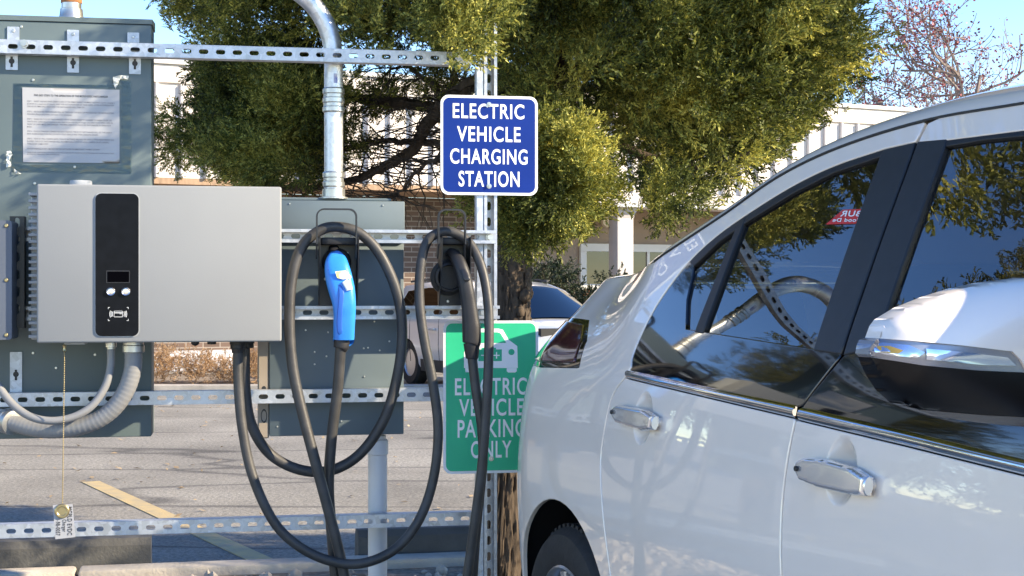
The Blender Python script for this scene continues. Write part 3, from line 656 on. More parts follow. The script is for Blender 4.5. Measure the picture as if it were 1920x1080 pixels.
def gland(x, prof, m_, w=-.13): return MB().lathe([(r, -h) for r, h in prof], (U(x, w), w, zb+.004), 'z', 24).build('cable_gland', m_, chg, cho)
gland(446, [(.024, 0), (.024, .014), (.022, .015), (.0225, .026), (.019, .028), (.0175, .040)], BLKP, -.15); gland(462, [(.024, 0), (.024, .014), (.022, .015), (.0225, .026), (.019, .028)], BLKP, -.085)
gland(366, [(.012, 0), (.012, .012), (.008, .016), (.0, .020)], BLKP); gland(397, [(.013, 0), (.013, .014), (.0, .015)], BLKP); gland(386, [(.02, 0), (.02, .006), (0, .0062)], BLKP, -.10)
gland(208, [(.020, 0), (.020, .006), (.0165, .007), (.0165, .020), (.012, .021), (.012, .026)], FITT, -.14); gland(250, [(.030, 0), (.030, .013), (.029, .014), (.032, .016), (.032, .034), (.030, .036), (0, .036)], FITT, -.15)
MB().rbox(U(118, wq), U(158, wq), wq+.03, wq+.10, zb-.006, zb+.001, .002, 1).build('card_tray', CHG_D, chg, cho)
# flexible conduits
fo = (U(120, -.1), -.1, Zp(120, 800, -.1)); fl = rthing('flexible_conduit', fo, 'thick grey flexible conduit curving from the charger to the tall cabinet', 'conduit', None)
wr = [-.15, -.15, -.148, -.142, -.132, -.118, -.10, -.08, -.06]
pts = [P3(x, y, w_) for (x, y), w_ in zip([(250, 652), (249, 690), (238, 728), (215, 763), (182, 788), (140, 802), (95, 806), (55, 801), (22, 792)], wr)]
path = spline(pts, 14); rr = [.0255+.0005*math.sin(i*2.1) for i in range(len(path))]
MB().tube(path, rr, 24).build('hose', PVC, fl, fo, 60)
e = np.array(path[-1]); d = np.array((-.6, .8, .1)); d /= np.linalg.norm(d); MB().tube([e-d*.012, e-d*.010, e+d*.012, e+d*.014, e+d*.03, e+d*.032, e+d*.11], [.027, .036, .036, .038, .038, .03, .03], 24).build('end_fitting', FITT, fl, fo)
go = (U(100, -.13), -.13, Zp(100, 780, -.13)); f2 = rthing('flexible_conduit', go, 'thin grey flexible conduit above the thick one, sweeping out at the left edge', 'conduit')
wr = [-.14, -.142, -.15, -.158, -.162, -.162, -.155, -.14, -.12, -.10, -.08]
path = spline([P3(x, y, w_) for (x, y), w_ in zip([(208, 655), (207, 690), (197, 725), (173, 760), (140, 781), (100, 789), (62, 783), (28, 762), (0, 728), (-20, 690), (-30, 640)], wr)], 10)
MB().tube(path, .0115, 16).build('hose', PVC, f2, go, 60)
# grey box at the left edge
bo_ = (U(-20, -.19), -.19, Zp(0, 636, -.19)); gb = rthing('payment_terminal', bo_, 'grey metal box with brass screws cut off by the left edge', 'box')
pr_(-150, 412, 22, 637, .008, -.19, -.06).build('body', mat('blue_grey_box', (.09, .11, .145), .45, var=.06), gb, bo_)
each('screw', [(12, y, -.1905, .006) for y in (423, 525, 628)], BRASS, gb, bo_)
# chain with tag
wk = -.2; tgo = (U(118, wk), wk, Zp(118, 1008, wk)); tg = rthing('tag_chain', tgo, 'paper tag with a round token hanging on a long beaded chain under the charger', 'tag')
m = MB(); pts = spline([P3(121, 646, wk), P3(120.5, 700, wk), P3(119, 800, wk), P3(118, 880, wk), P3(117, 946, wk)], 30)
L = Zp(121, 646, wk)-Zp(117, 946, wk); nb = int(L/.0052); pp = np.array(pts); zz = np.linspace(pp[0, 2], pp[-1, 2], nb)
bx = np.interp(zz, pp[::-1, 2], pp[::-1, 0])
sp8 = MB().lathe([(0, -.0022), (.0016, -.0015), (.0022, 0), (.0016, .0015), (0, .0022)], (0, 0, 0), 'z', 7)
for x, z in zip(bx, zz): m.add([(p[0]+x, p[1]+wk, p[2]+z) for p in sp8.v], sp8.f)
m.tube([(x, wk, z) for x, z in zip(bx[::4], zz[::4])], .0007, 4)
m.build('chain', BRASS, tg, tgo, 60, fix=False)
u, z = rk(121, 652, wk); MB().lathe([(.003, -.012), (.006, -.008), (.004, 0), (.006, .006), (.003, .010)], (u, wk, z), 'z', 12).build('clasp', BRASS, tg, tgo)
tq = [rk(x, y, wk) for x, y in ((99, 947), (136, 945), (141, 1007), (104, 1011))]
MB().prism(tq, wk-.0008, wk+.0008).build('paper_tag', PAPER, tg, tgo)
m = MB(); (ua, za), (ub, zb_) = rk(105, 1004, wk), rk(136, 950, wk)
text_fit(m, 'MCPLD EVDC', ub-.014, ub-.001, za, zb_, wk-.0016, .012, rot=True); text_fit(m, 'Charger', ub-.031, ub-.017, za+.010, zb_-.036, wk-.0016, .012, rot=True); text_fit(m, '1-98-0057', ub-.046, ub-.034, za, zb_-.034, wk-.0016, .012, rot=True)
m.build('lettering', INK, tg, tgo, 0, fix=False)
u, z = rk(116.5, 958, wk); MB().lathe([(0, -.004), (.012, -.004), (.014, -.0055), (.0185, -.0055), (.021, -.003), (.021, 0)], (u, wk-.001, z), n=32).build('token', BRASS, tg, tgo)
# ---------------------------------------------------------------- holsters
def holster(xl, xr, xf, yt, yb, hx0, hx1, ht, lab, socket):
    wb, wd = -.043, -.15; o = (U((xl+xr)/2, wb), wb, Zp(xl, yb, wb)); h = rthing('plug_holster', o, lab, 'holster', 'plug holsters bolted to the rails')
    a0, z1 = rk(xl, yt, wb); a1, z0 = rk(xr, yb, wb)
    MB().rbox(a0, a1, wb-.004, wb, z0, z1, .001, 1).build('back_plate', BLKM, h, o)
    m = MB()
    for u, s in ((a0, -1), (a1, 1)):
        p = [(wb-.004, z0+.004), (wb-.03, z0), (wb-.095, z1-.09), (wb-.105, z1), (wb-.004, z1)]; m.prism(p, *sorted((u, u+s*.003)), plane='yz')
    m.build('side_flange', BLKM, h, o)
    um = (a0+a1)/2; MB().rbox(a0+.004, a1-.004, wb-.055, wb-.0045, z1-.022, z1, .004, 2).build('cable_saddle', BLKP, h, o)
    # flat bar hoop
    b0, hz = rk(hx0, ht, wd); b1 = U(hx1, wd); zl = z1-.06; path = [(b0, wb-.10, zl), (b0, wd, zl+.07)]; rc = .022
    path = [(b0, wb-.08, zl)]+[(b0, wd, zl+.04)]+[(b0+rc-rc*math.cos(t), wd, hz-rc+rc*math.sin(t)) for t in np.linspace(0, math.pi/2, 7)]+[(b1-rc+rc*math.sin(t), wd, hz-rc+rc*math.cos(t)) for t in np.linspace(0, math.pi/2, 7)]+[(b1, wd, zl+.04), (b1, wb-.08, zl)]
    m = MB(); secs = []
    for i, p in enumerate(path):
        q0, q1 = np.array(path[max(0, i-1)]), np.array(path[min(len(path)-1, i+1)]); t = q1-q0; t /= np.linalg.norm(t); nn = np.array([-t[2], 0, t[0]]); nn = nn/max(np.linalg.norm(nn), 1e-6) if abs(t[1]) < .95 else np.array([1, 0, 0]); bb = np.cross(t, nn); bb = bb if bb[1] > 0 else -bb
        c = np.array(p); secs.append([c-nn*.0022-bb*.012, c+nn*.0022-bb*.012, c+nn*.0022+bb*.012, c-nn*.0022+bb*.012])
    m.loft(secs, closed=True, caps=True).build('hoop', BLKM, h, o, 30)
    sx, sy, sr = socket; u, z = rk(sx, sy, wb-.03); MB().lathe([(sr*1.25, 0), (sr*1.25, -.012), (sr, -.016), (sr, -.05), (sr*.86, -.052), (sr*.8, -.03), (0, -.03)], (u, wb-.004, z), n=32).build('socket', BLKP, h, o)
    each('screw', [(x, y, wb-.005, .005) for x, y in ((xl+16, yt+29), (xr-16, yt+29), (xl+12, yb-50), (xr-8, yb-50), ((xl+xr)/2-8, yb-8))], FITT, h, o); return h
holster(598, 667, 580, 446, 573, 594, 668, 392, 'black plug holster holding the blue plug on the rails', (632, 492, .036))
holster(822, 873, 803, 446, 573, 822, 872, 393, 'black plug holster holding the black plug beside the post', (842, 520, .045))
# ---------------------------------------------------------------- cables
def cable(lab, pts, r, mcable, conn):
    path = spline([P3(*p) for p in pts], 10); o = path[0]; o = tuple(path[len(path)//2]); t = rthing('charging_cable', o, lab, 'charging cable', 'charging cables hung on the rack')
    MB().tube(path, r, 18).build('cord', mcable, t, o, 60); conn(t, o); return t
def body_loft(pts, n=28, pw=2.6):
    """pts: (px, py, w, half width px, half depth m)"""
    P = [np.array(P3(p[0], p[1], p[2])) for p in pts]; hw = [p[3]/640 for p in pts]; hd = [p[4] for p in pts]
    S = spline([tuple(p)+(a, b) for p, a, b in zip(P, hw, hd)], 6); secs = []
    for i, s in enumerate(S):
        c = s[:3]; t = S[min(i+1, len(S)-1)][:3]-S[max(i-1, 0)][:3]; t /= np.linalg.norm(t); x = np.cross(t, np.array([0, 1, 0])); x /= np.linalg.norm(x); y = np.cross(x, t)
        ring = []
        for j in range(n):
            a = 2*math.pi*j/n; ca, sa_ = math.cos(a), math.sin(a); ring.append(c+x*s[3]*math.copysign(abs(ca)**(2/pw), ca)+y*s[4]*math.copysign(abs(sa_)**(2/pw), sa_))
        secs.append(ring)
    return MB().loft(secs, closed=True, caps=True)
def blue_plug(t, o):
    w1, w2 = -.13, -.165
    c = body_loft([(628, 481, -.10, 12, .02), (630, 487, -.115, 17, .026), (631, 500, -.14, 23, .034), (635, 520, -.155, 25.5, .036), (641, 545, -.165, 25, .034), (645, 568, -.17, 22.5, .032), (646, 590, -.168, 21, .030), (645, 612, -.165, 20.5, .029), (644.5, 634, -.16, 20, .028), (644.5, 637, -.16, 19, .026)], pw=3.2).build('connector', BLUE, t, o, 50)
    body_loft([(626, 470, -.06, 11, .02), (628, 479, -.09, 13, .022), (629, 486, -.11, 13, .022)]).build('nozzle', BLKP, c, o)
    body_loft([(635, 530, -.188, 3.5, .006), (640, 550, -.197, 5.5, .006), (638, 575, -.199, 5, .0045), (636.5, 600, -.194, 5.5, .0045), (637, 620, -.190, 5, .0045), (639, 626, -.188, 3.5, .003)], pw=4).build('grip_recess', BLUE_D, c, o)
    body_loft([(646, 527, -.197, 6, .006), (653, 537, -.200, 7, .006), (655, 544, -.200, 6, .005)], pw=5).build('release_button', mat('pale_button', (.62, .72, .80), .35), c, o)
    m = MB(); q = [(628, 509), (648, 507), (658, 517), (659, 521), (643, 524), (632, 521)]; v, f, pp = triangulate([rk(x, y, -.19) for x, y in q], .004)
    def ww(p): return -.1895-.0045*max(0, 1-((p[0]-U(641, -.19))/.042)**2)-.20*(Zp(640, 509, -.19)-p[1])
    m.add([(p[0], ww(p), p[1]) for p in v], f); m.build('label', mat('worn_label', (.78, .70, .22), .5, col2=(.62, .72, .85), vscale=60, detail=2), c, o, 0, fix=False)
    m = MB()
    for x in (618, 630, 640): u, z = rk(x, 506-(x-618)*.15, -.172); m.rbox(u-.006, u+.004, -.1795, -.168, z-.003, z+.003, .001, 1)
    m.build('latch_marks', BLUE_D, c, o)
    body_loft([(642, 634, -.16, 14, .020), (641, 640, -.16, 15, .021), (639.5, 652, -.16, 14.5, .021), (639, 654, -.16, 11, .017)], pw=2).build('strain_relief', BLKP, c, o)
def black_plug(t, o):
    c = body_loft([(845, 474, -.09, 9, .016), (853, 480, -.115, 12, .02), (862, 496, -.14, 13.5, .022), (870, 520, -.155, 14, .023), (875, 545, -.16, 14.5, .023), (879, 570, -.16, 15, .023), (882, 595, -.16, 16.5, .025), (884, 615, -.16, 18, .027), (884.5, 640, -.16, 18, .027), (884, 645, -.16, 16, .025)], pw=2.4).build('connector', BLKP, t, o, 50)
    body_loft([(884, 643, -.16, 16, .022), (884.5, 650, -.16, 15.5, .022), (885, 670, -.16, 12.5, .018), (885, 673, -.16, 10, .015)], pw=2).build('strain_relief', BLKP, c, o)
    body_loft([(868, 505, -.168, 5, .006), (875, 522, -.181, 6.5, .005), (876, 527, -.181, 4, .004)], pw=3).build('release_button', BLKM, c, o)
    each('screw', [(894, y, -.179, .004) for y in (618, 631)], BLKM, c, o)
C1 = [(446, 652, -.15), (446, 672, -.15), (447, 720, -.155), (454, 800, -.165), (473, 890, -.175), (512, 976, -.185), (560, 1024, -.19), (620, 1052, -.19), (680, 1056, -.19), (740, 1030, -.18), (785, 976, -.175), (812, 900, -.165), (821.5, 810, -.16), (812, 720, -.15), (796, 640, -.14), (787, 570, -.13), (788, 505, -.12), (800, 455, -.11), (824, 436, -.105), (850, 436, -.105), (880, 456, -.11), (904, 505, -.14), (916, 580, -.17), (916, 680, -.19), (911, 780, -.20), (903, 880, -.205), (890, 980, -.20), (876, 1080, -.19), (858, 1190, -.17), (850, 1265, -.15), (862, 1300, -.14), (880, 1260, -.14), (884, 1180, -.145), (887, 1080, -.15), (894, 980, -.155), (905, 870, -.16), (903, 800, -.16), (893, 735, -.16), (885, 668, -.16)]
C2 = [(459, 652, -.085), (459, 672, -.085), (460, 730, -.085), (471, 795, -.085), (505, 850, -.085), (560, 880, -.085), (620, 882, -.088), (676, 850, -.09), (722, 782, -.095), (747, 695, -.10), (754, 615, -.10), (743, 545, -.105), (713, 478, -.105), (678, 440, -.105), (640, 426, -.105), (602, 431, -.11), (566, 463, -.12), (547, 525, -.13), (543, 610, -.14), (549, 690, -.15), (566, 770, -.16), (591, 865, -.17), (618, 965, -.175), (642, 1062, -.175), (660, 1160, -.17), (666, 1240, -.16), (655, 1285, -.15), (640, 1240, -.14), (632, 1120, -.135), (622, 1000, -.135), (616.5, 910, -.135), (622, 820, -.14), (633, 730, -.15), (639, 650, -.16)]
cable('black cable with the black plug, looped wide from the charger to the right holster', C1, .0148, RUB, black_plug)
cable('black cable with the blue plug, looped over the left holster', C2, .0162, RUB, blue_plug)
# ---------------------------------------------------------------- signs
def sign(x0, y0, x1, y1, rad, field, label, w=-.004):
    a0, z1 = rk(x0, y0, w); a1, z0 = rk(x1, y1, w); o = ((a0+a1)/2, w, z0); t = rthing('parking_sign', o, label, 'sign')
    MB().prism(rrect(a0, a1, z0, z1, rad, 8), w-.002, w).build('plate', SIGN_W, t, o, 30)
    b = .0085; MB().prism(rrect(a0+b, a1-b, z0+b, z1-b, rad-b*.7, 8), w-.0026, w-.0021).build('field', field, t, o, 30)
    return t, o
def words(t, o, rows, w, bold=.016):
    m = MB()
    for s, x0, x1, y0, y1 in rows: a, z1 = rk(x0, y0, w); b, z0 = rk(x1, y1, w); text_fit(m, s, a, b, z0, z1, w, bold)
    m.build('lettering', WHT_S, t, o, 0, fix=False)
WHT_S = mat('white_reflective_lettering', (.93, .94, .94), .4)
s1, o1 = sign(826, 177.5, 1008, 367, .026, SIGN_B, 'blue ELECTRIC VEHICLE CHARGING STATION sign bolted to the post')
words(s1, o1, [('ELECTRIC', 849, 983, 193, 224), ('VEHICLE', 857, 976, 236, 267), ('CHARGING', 844, 989, 278, 309), ('STATION', 860, 974, 320, 351)], -.0072)
for x, y in ((917, 196), (917, 349)): m = MB(); u, z = rk(x, y, -.0072); m.lathe([(0, -.007), (.004, -.0068), (.0045, -.002), (.008, -.0018), (.008, 0)], (u, -.0072, z), n=12); m.build('bolt', FITT, s1, o1)
s2, o2 = sign(831, 601.5, 1009, 885, .026, SIGN_G, 'green ELECTRIC VEHICLE PARKING ONLY sign with a white car symbol')
words(s2, o2, [('ELECTRIC', 853, 988, 709, 740), ('VEHICLE', 861, 982, 748, 779), ('PARKING', 858, 985, 787, 819), ('ONLY', 883, 959, 827, 858)], -.0072)
m = MB(); wz = -.0070
def sp_(pts, w=wz):
    v, f, pp = triangulate([rk(x, y, w) for x, y in pts]); m.add([(p[0], w, p[1]) for p in v], f)
sp_([(870, 660), (880, 646), (888, 618), (894, 616), (935, 616), (943, 618), (954, 637), (970, 649), (971, 690), (870, 690)])
sp_([(950, 690.2), (969, 690.2), (969, 696), (966, 698.5), (953, 698.5), (950, 696)]); sp_([(872, 690.2), (890, 690.2), (890, 698), (873, 698)])
cs = m.build('car_symbol', WHT_S, s2, o2, 0, fix=False)
m = MB(); wz = -.0074
sp_([(893, 640), (898, 623), (933, 623), (938, 625), (949, 642), (947, 643), (890, 643)], wz); sp_([(897, 655), (903, 655), (903, 652), (909, 652), (909, 655), (924, 655), (924, 652), (930, 652), (930, 655), (941, 655), (941, 677), (897, 677)], wz)
u, z = rk(959, 660, wz); m.add([(u+.0098*math.cos(k*.3142), wz, z+.0098*math.sin(k*.3142)) for k in range(20)], [tuple(range(20))])
m.build('symbol_cutout', SIGN_G, s2, o2, 0, fix=False)
m = MB(); wz = -.0078
sp_([(902, 665.3), (911, 665.3), (911, 667.3), (902, 667.3)], wz); sp_([(925, 665.3), (937, 665.3), (937, 667.3), (925, 667.3)], wz); sp_([(930, 660), (932, 660), (932, 672.5), (930, 672.5)], wz-.0002)
m.build('plus_minus', WHT_S, s2, o2, 0, fix=False)
m = MB(); u, z = rk(921, 860, -.0072); m.lathe([(0, -.007), (.004, -.0068), (.0045, -.002), (.008, -.0018), (.008, 0)], (u, -.0072, z), n=12); m.build('bolt', FITT, s2, o2)
# ---------------------------------------------------------------- the light coloured car (local frame: x forwards, y inwards from its right side, z up from the pavement)
CO = np.array([.295, 3.59, NG]); CX = np.array([.330, -.944, 0]); CX /= np.linalg.norm(CX); CY = np.array([-CX[1], CX[0], 0])
CANG = math.atan2(CX[1], CX[0])
def table(zs, vs, sig=.03):
    g = np.arange(-.3, 2.2, .004); v = np.interp(g, zs, vs); k = np.exp(-.5*(np.arange(-40, 41)*.004/sig)**2); k /= k.sum()
    v = np.convolve(np.pad(v, 40, 'edge'), k, 'valid'); return lambda z: np.interp(z, g, v)
BZ = table([0, .2, .35, .55, .72, .80, .86, .95, 1.07, 1.2, 1.4, 1.6, 1.75], [.10, .055, .02, .002, -.006, -.002, .004, .012, .03, .085, .185, .290, .36])
RZ = table([0, .3, .45, .8, .95, 1.1, 1.2, 1.3, 1.45, 1.7], [.10, .03, .0, .0, .02, .09, .16, .26, .40, .60])
AC, RA, RB, LT = -.80, .46, .62, .85
TZ = table([0, .95, 1.08, 1.15, 1.22, 1.30, 1.38, 1.6], [0, 0, .012, .045, .085, .125, .16, .2])
HALF = .885
def cup(t, z, c, ra, rz, depth):
    q = ((t-c[0])/ra)**2+((z-c[1])/rz)**2; return depth*np.clip(1-q, 0, 1)**1.35
CUPS = []
def S(t, z, off=0.):
    t = np.asarray(t, float); z = np.asarray(z, float); ph = np.clip((AC-t)/LT, 0, 1)*math.pi/2; ex = np.maximum(0, AC-LT-t)
    a = np.where(t > AC, t, AC-RA*np.sin(ph)); b = np.where(t > AC, 0, RB*(1-np.cos(ph)))+ex
    wt = np.sin(ph)**2; a = a+wt*RZ(z); b = b+(1-wt)*BZ(z)+.010*(np.maximum(t, -.4)-.5)**2*(t > -.4)+.010*.81*(t <= -.4)+.55*np.maximum(0, t-2.2)**2
    s = np.clip((-.22-t)/.55, 0, 1); b = b+TZ(z)*s*s*(3-2*s)
    for c in CUPS: b = b+cup(t, z, *c)
    P = np.stack([a, b, z+0*a], -1)
    if np.any(off):
        e = 1e-3; N = np.cross(S(t+e, z)-S(t-e, z), S(t, z+e)-S(t, z-e)); N /= np.linalg.norm(N, axis=-1, keepdims=True); P = P+N*off
    return P
def snorm(t, z):
    e = 1.5e-3; N = np.cross(S(t+e, z)-S(t-e, z), S(t, z+e)-S(t, z-e)); return N/np.linalg.norm(N, axis=-1, keepdims=True)
def c2w(P): P = np.asarray(P); return CO+P[..., 0:1]*CX+P[..., 1:2]*CY+P[..., 2:3]*np.array([0, 0, 1.])
def c2px(P): Wp = c2w(P); return np.stack([960+F*Wp[..., 0]/Wp[..., 1], 540-F*(Wp[..., 2]-CH)/Wp[..., 1]], -1)
def inv(x, y, off=0.):
    Z = 3.59*1210/(x+20); t = (3.59-Z)/.944; z = CH-(y-540)*Z/F-NG; q = np.array([t, z])
    for k in range(40):
        f = c2px(S(q[0], q[1], off))-np.array([x, y])
        if np.abs(f).max() < .02: break
        e = 1e-3; J = np.stack([(c2px(S(q[0]+e, q[1], off))-c2px(S(q[0]-e, q[1], off)))/(2*e), (c2px(S(q[0], q[1]+e, off))-c2px(S(q[0], q[1]-e, off)))/(2*e)], 1)
        st = np.linalg.solve(J, f); st = np.clip(st, -.08, .08); q = q-st
    return q
def invs(L, off=0.): return [tuple(inv(x, y, off)) for x, y in L]
PAINT = mat('pearl_silver_paint', (.88, .785, .70), .34, .12, 1., var=.02, vscale=3); PAINT.node_tree.nodes['Principled BSDF'].inputs['Coat Roughness'].default_value = .015
GLOSSB = mat('gloss_black_trim', (.004, .004, .005), .06, 0, 1.); PILLAR = mat('matte_black_pillar', (.018, .020, .023), .42, var=.15, vscale=40, bump=.03, bscale=300)
SEAL = mat('rubber_seal', (.012, .012, .013), .45, var=.2, vscale=30); LINER = mat('panel_gap_black', (.006, .006, .007), .7)
CGLASS = glass_mat('tinted_car_glass', (.34, .42, .36), 2.2, .0011, 2.0); TAILR = mat('dark_red_lamp', (.085, .012, .02), .1, 0, 1., var=.3, vscale=9)
TYRE = mat('tyre_rubber', (.022, .022, .023), .75, var=.25, vscale=30, bump=.15, bscale=80); ALLOY = mat('alloy_wheel', (.50, .50, .51), .3, .85); INTER = mat('dark_interior', (.05, .055, .06), .8, var=.2, vscale=8); INTER_L = mat('grey_trim', (.30, .31, .32), .7, var=.1)
car = empty('parked_car', tuple(CO), CANG, 'light silver electric hatchback with black window trim, parked at right in the foreground', 'car')
def panel(name, poly, m, parent=car, off=0., res=.02, gap=0., skirt=.010, surf=None, nrm=None, round_=.0035, extra=None):
    surf = surf or S; nrm = nrm or snorm
    if gap: poly = offset(poly, gap)
    v, f, P = triangulate(poly, res, extra); nb = len(P)
    X = surf(v[:, 0], v[:, 1], off); N = nrm(v[:, 0], v[:, 1])
    # outward in-surface direction along the outline
    d = np.roll(P, -1, 0)-np.roll(P, 1, 0); d /= np.maximum(np.hypot(*d.T), 1e-9)[:, None]; on = np.stack([d[:, 1], -d[:, 0]], 1)
    i0 = np.array([int(np.argmin(((v-p)**2).sum(1))) for p in P])
    E = surf(P[:, 0]+on[:, 0]*1e-3, P[:, 1]+on[:, 1]*1e-3, off)-surf(P[:, 0], P[:, 1], off); E /= np.maximum(np.linalg.norm(E, axis=1, keepdims=True), 1e-9)
    Xb, Nb = X[i0], N[i0]; r = round_
    rings = [(Xb, Nb), (Xb+E*r*.5-Nb*r*.13, (Nb*.87+E*.5)), (Xb+E*r*.87-Nb*r*.5, Nb*.5+E*.87), (Xb+E*r-Nb*r, E), (Xb+E*r-Nb*(r+skirt), E)]
    V = [X]; NN = [N]; Fc = [tuple(int(i) for i in t) for t in f]; o = len(X)
    for k, (a, b) in enumerate(rings): V.append(a); NN.append(b/np.linalg.norm(b, axis=1, keepdims=True))
    for k in range(len(rings)-1):
        for i in range(nb):
            j = (i+1) % nb; Fc.append((o+k*nb+i, o+(k+1)*nb+i, o+(k+1)*nb+j, o+k*nb+j))
    V = np.vstack(V); NN = np.vstack(NN); me = bpy.data.meshes.new(name); me.from_pydata(V.tolist(), [], Fc); me.shade_smooth(); me.update(); me.normals_split_custom_set_from_vertices(NN.tolist())
    me.materials.append(m); ob = bpy.data.objects.new(name, me); COL.objects.link(ob); ob.parent = parent; return ob
def sp(px, n=6): return [tuple(p) for p in spline(invs(px), n)]
Wc = sp([(1183, 688), (1188, 660), (1220, 590), (1252, 540), (1292, 490), (1340, 445), (1400, 402), (1480, 352), (1560, 313), (1657, 280)])
iW = int(np.argmin([abs(c2px(S(*p))[0]-1292) for p in Wc]))
Gc = sp([(1228, 490), (1290, 447), (1361, 400), (1462, 330), (1575, 276), (1736, 226), (1920, 194)])
iB = int(np.argmin([abs(c2px(S(*p))[0]-1734) for p in Gc]))
Grear = spline([Gc[0], (-.45, 1.356), (-.7, 1.338), (-.95, 1.328), (-1.2, 1.32), (-1.65, 1.318), (-2.0, 1.318)], 8)[1:]; Grear = [tuple(p) for p in Grear]
Gfront = [tuple(p) for p in spline([Gc[-1], (1.3, 1.622), (1.6, 1.565), (1.85, 1.46), (2.15, 1.25), (2.38, 1.03), (2.42, .98)], 6)[1:]]
beltT_r = invs([(1177, 693), (1493, 760)]); beltB_r = invs([(1174, 708), (1489, 783)]); beltT_f = invs([(1503, 763), (1700, 808), (1920, 862)])+[(1.86, 1.015)]; beltB_f = invs([(1496, 787), (1700, 836), (1920, 891)])+[(1.86, .985)]
gapL = sp([(1173, 706), (1148, 742), (1134, 800), (1126, 865), (1130, 960), (1144, 1076)])+[(-.07, .45), (.0, .30)]
gapM = sp([(1492, 785), (1477, 860), (1467, 940), (1464, 1010), (1465, 1080)])+[(inv(1465, 1080)[0]+.01, .30)]
# handles' finger cups
h1, h2 = inv(1196, 786), inv(1560, 885)
for c in (h1, h2): CUPS.append((np.array([c[0]+.028, c[1]+.004]), .054, .064, .036))
def fine(c): g = np.arange(-.08, .0801, .0032); return np.array(np.meshgrid(g+c[0]+.025, g+c[1])).reshape(2, -1).T
ARC = [(-.53+.362*math.cos(a), .355+.362*math.sin(a)) for a in np.linspace(math.pi*1.05, -.05*math.pi, 30)]
q = [Gc[iB]]+Gc[:iB][::-1]+Grear+[(-2.0, .30), (-.90, .30)]+ARC+[(-.155, .30), gapL[-1]]+gapL[::-1][1:]+Wc+invs([(1716, 267), (1733, 231)])
quarter = panel('quarter_panel', q, PAINT, gap=.0045, res=.022)
dr = gapL+gapM[::-1]+[beltB_r[1], beltB_r[0]]
rdoor = panel('rear_door', dr, PAINT, gap=.0055, extra=fine(h1))
fd = gapM+[(1.86, .30)]+beltB_f[::-1]
fdoor = panel('front_door', fd, PAINT, gap=.0055, extra=fine(h2))
panel('a_pillar', [(1.86, 1.44), (1.93, 1.30), (1.965, 1.02), (2.36, 1.02)]+[p for p in Gfront[::-1] if 1.84 < p[0] < 2.37], PAINT, off=-.001, gap=.001)
fr_ = invs([(1740, 231), (1722, 266), (1772, 262), (1920, 243)])+[(1.25, 1.585), (1.55, 1.535), (1.80, 1.44), (1.84, 1.455)]
fr_ += [(1.6, 1.556), (1.3, 1.612)]+Gc[iB+1:][::-1]
panel('front_door_frame', fr_, PAINT, fdoor, gap=.002)
def strip(T, B, parent):
    n = 40; c = lambda L: np.array([[np.interp(s, np.linspace(0, 1, len(L)), [p[k] for p in L]) for k in (0, 1)] for s in np.linspace(0, 1, n)]); T, B = c(T), c(B); secs = []
    for p, q in zip(T, B):
        row = []
        for s in np.linspace(0, 1, 9): r = p+(q-p)*s; row.append(S(r[0], r[1], -.003+.009*math.sin(math.pi*s)**.7))
        secs.append(row)
    MB().loft(secs, caps=True).build('chrome_strip', CHROME, parent, (0, 0, 0), 60)
strip(beltT_r, beltB_r, rdoor); strip(beltT_f, beltB_f, fdoor)
gin_r = invs([(1299, 497), (1345, 452), (1403, 411), (1483, 361), (1562, 321), (1650, 291)]); gbr = tuple(inv(1526, 655)); gbl = tuple(inv(1283, 617)); gl1 = tuple(inv(1285, 561))
panel('window_trim', [Wc[k] for k in range(iW+1)]+[gin_r[0], gl1, gbl, gbr, tuple(inv(1575, 662)), tuple(inv(1502, 757)), beltT_r[1], beltT_r[0]], GLOSSB, rdoor, off=-.003, gap=.0005, skirt=.004)
panel('window_seal', Wc[iW:]+gin_r[::-1], SEAL, rdoor, off=-.002, gap=.0005, skirt=.012)
panel('pillar_cover', invs([(1657, 281), (1714, 268), (1576, 662), (1526, 655), (1651, 291)]), PILLAR, rdoor, off=.0, gap=.001)
panel('window_pane', gin_r+[gbr, gbl, gl1], CGLASS, rdoor, off=-.010, skirt=.001, res=.03)
panel('divider_bar', invs([(1385, 414), (1396, 408), (1316, 623), (1303, 620)]), SEAL, rdoor, off=-.001, skirt=.012)
panel('pillar_cover', invs([(1721, 266), (1774, 261), (1650, 612), (1637, 650), (1582, 664)]), PILLAR, fdoor, off=.0, gap=.001)
gtop_f = invs([(1772, 272), (1840, 260), (1920, 252)])+[(1.25, 1.572), (1.55, 1.522), (1.78, 1.43), (1.92, 1.30)]; gbot_f = [(1.92, 1.10)]+invs([(1780, 690), (1637, 652), (1651, 612)])
panel('window_pane', gtop_f+gbot_f, CGLASS, fdoor, off=-.010, skirt=.001, res=.03)
panel('window_seal', invs([(1774, 262), (1920, 244)])+[(1.25, 1.583), (1.55, 1.533), (1.80, 1.438)]+gtop_f[::-1][1:], SEAL, fdoor, off=-.002, gap=.0005)
panel('window_trim', invs([(1581, 666), (1637, 652), (1780, 690)])+[(1.92, 1.10), (1.95, 1.015)]+beltT_f[::-1], GLOSSB, fdoor, off=-.003, gap=.0005, skirt=.004)
panel('gap_backing', [(-.30, .32), (1.98, .32), (1.98, 1.03), (-.19, 1.07)], LINER, off=-.022, res=.05, skirt=.001); panel('gap_backing', invs([(1690, 262), (1745, 256), (1640, 640), (1520, 740), (1500, 735)]), LINER, off=-.018, res=.05, skirt=.001)
FAR = [(2.07+.362*math.cos(a), .355+.362*math.sin(a)) for a in np.linspace(math.pi*1.05, -.05*math.pi, 24)]
panel('front_fender', [(1.87, .30)]+FAR+[(2.60, .30), (2.85, .34), (2.85, .82), (2.55, .93), (2.40, .975), (2.0, .99), (1.87, 1.0)], PAINT, res=.04)
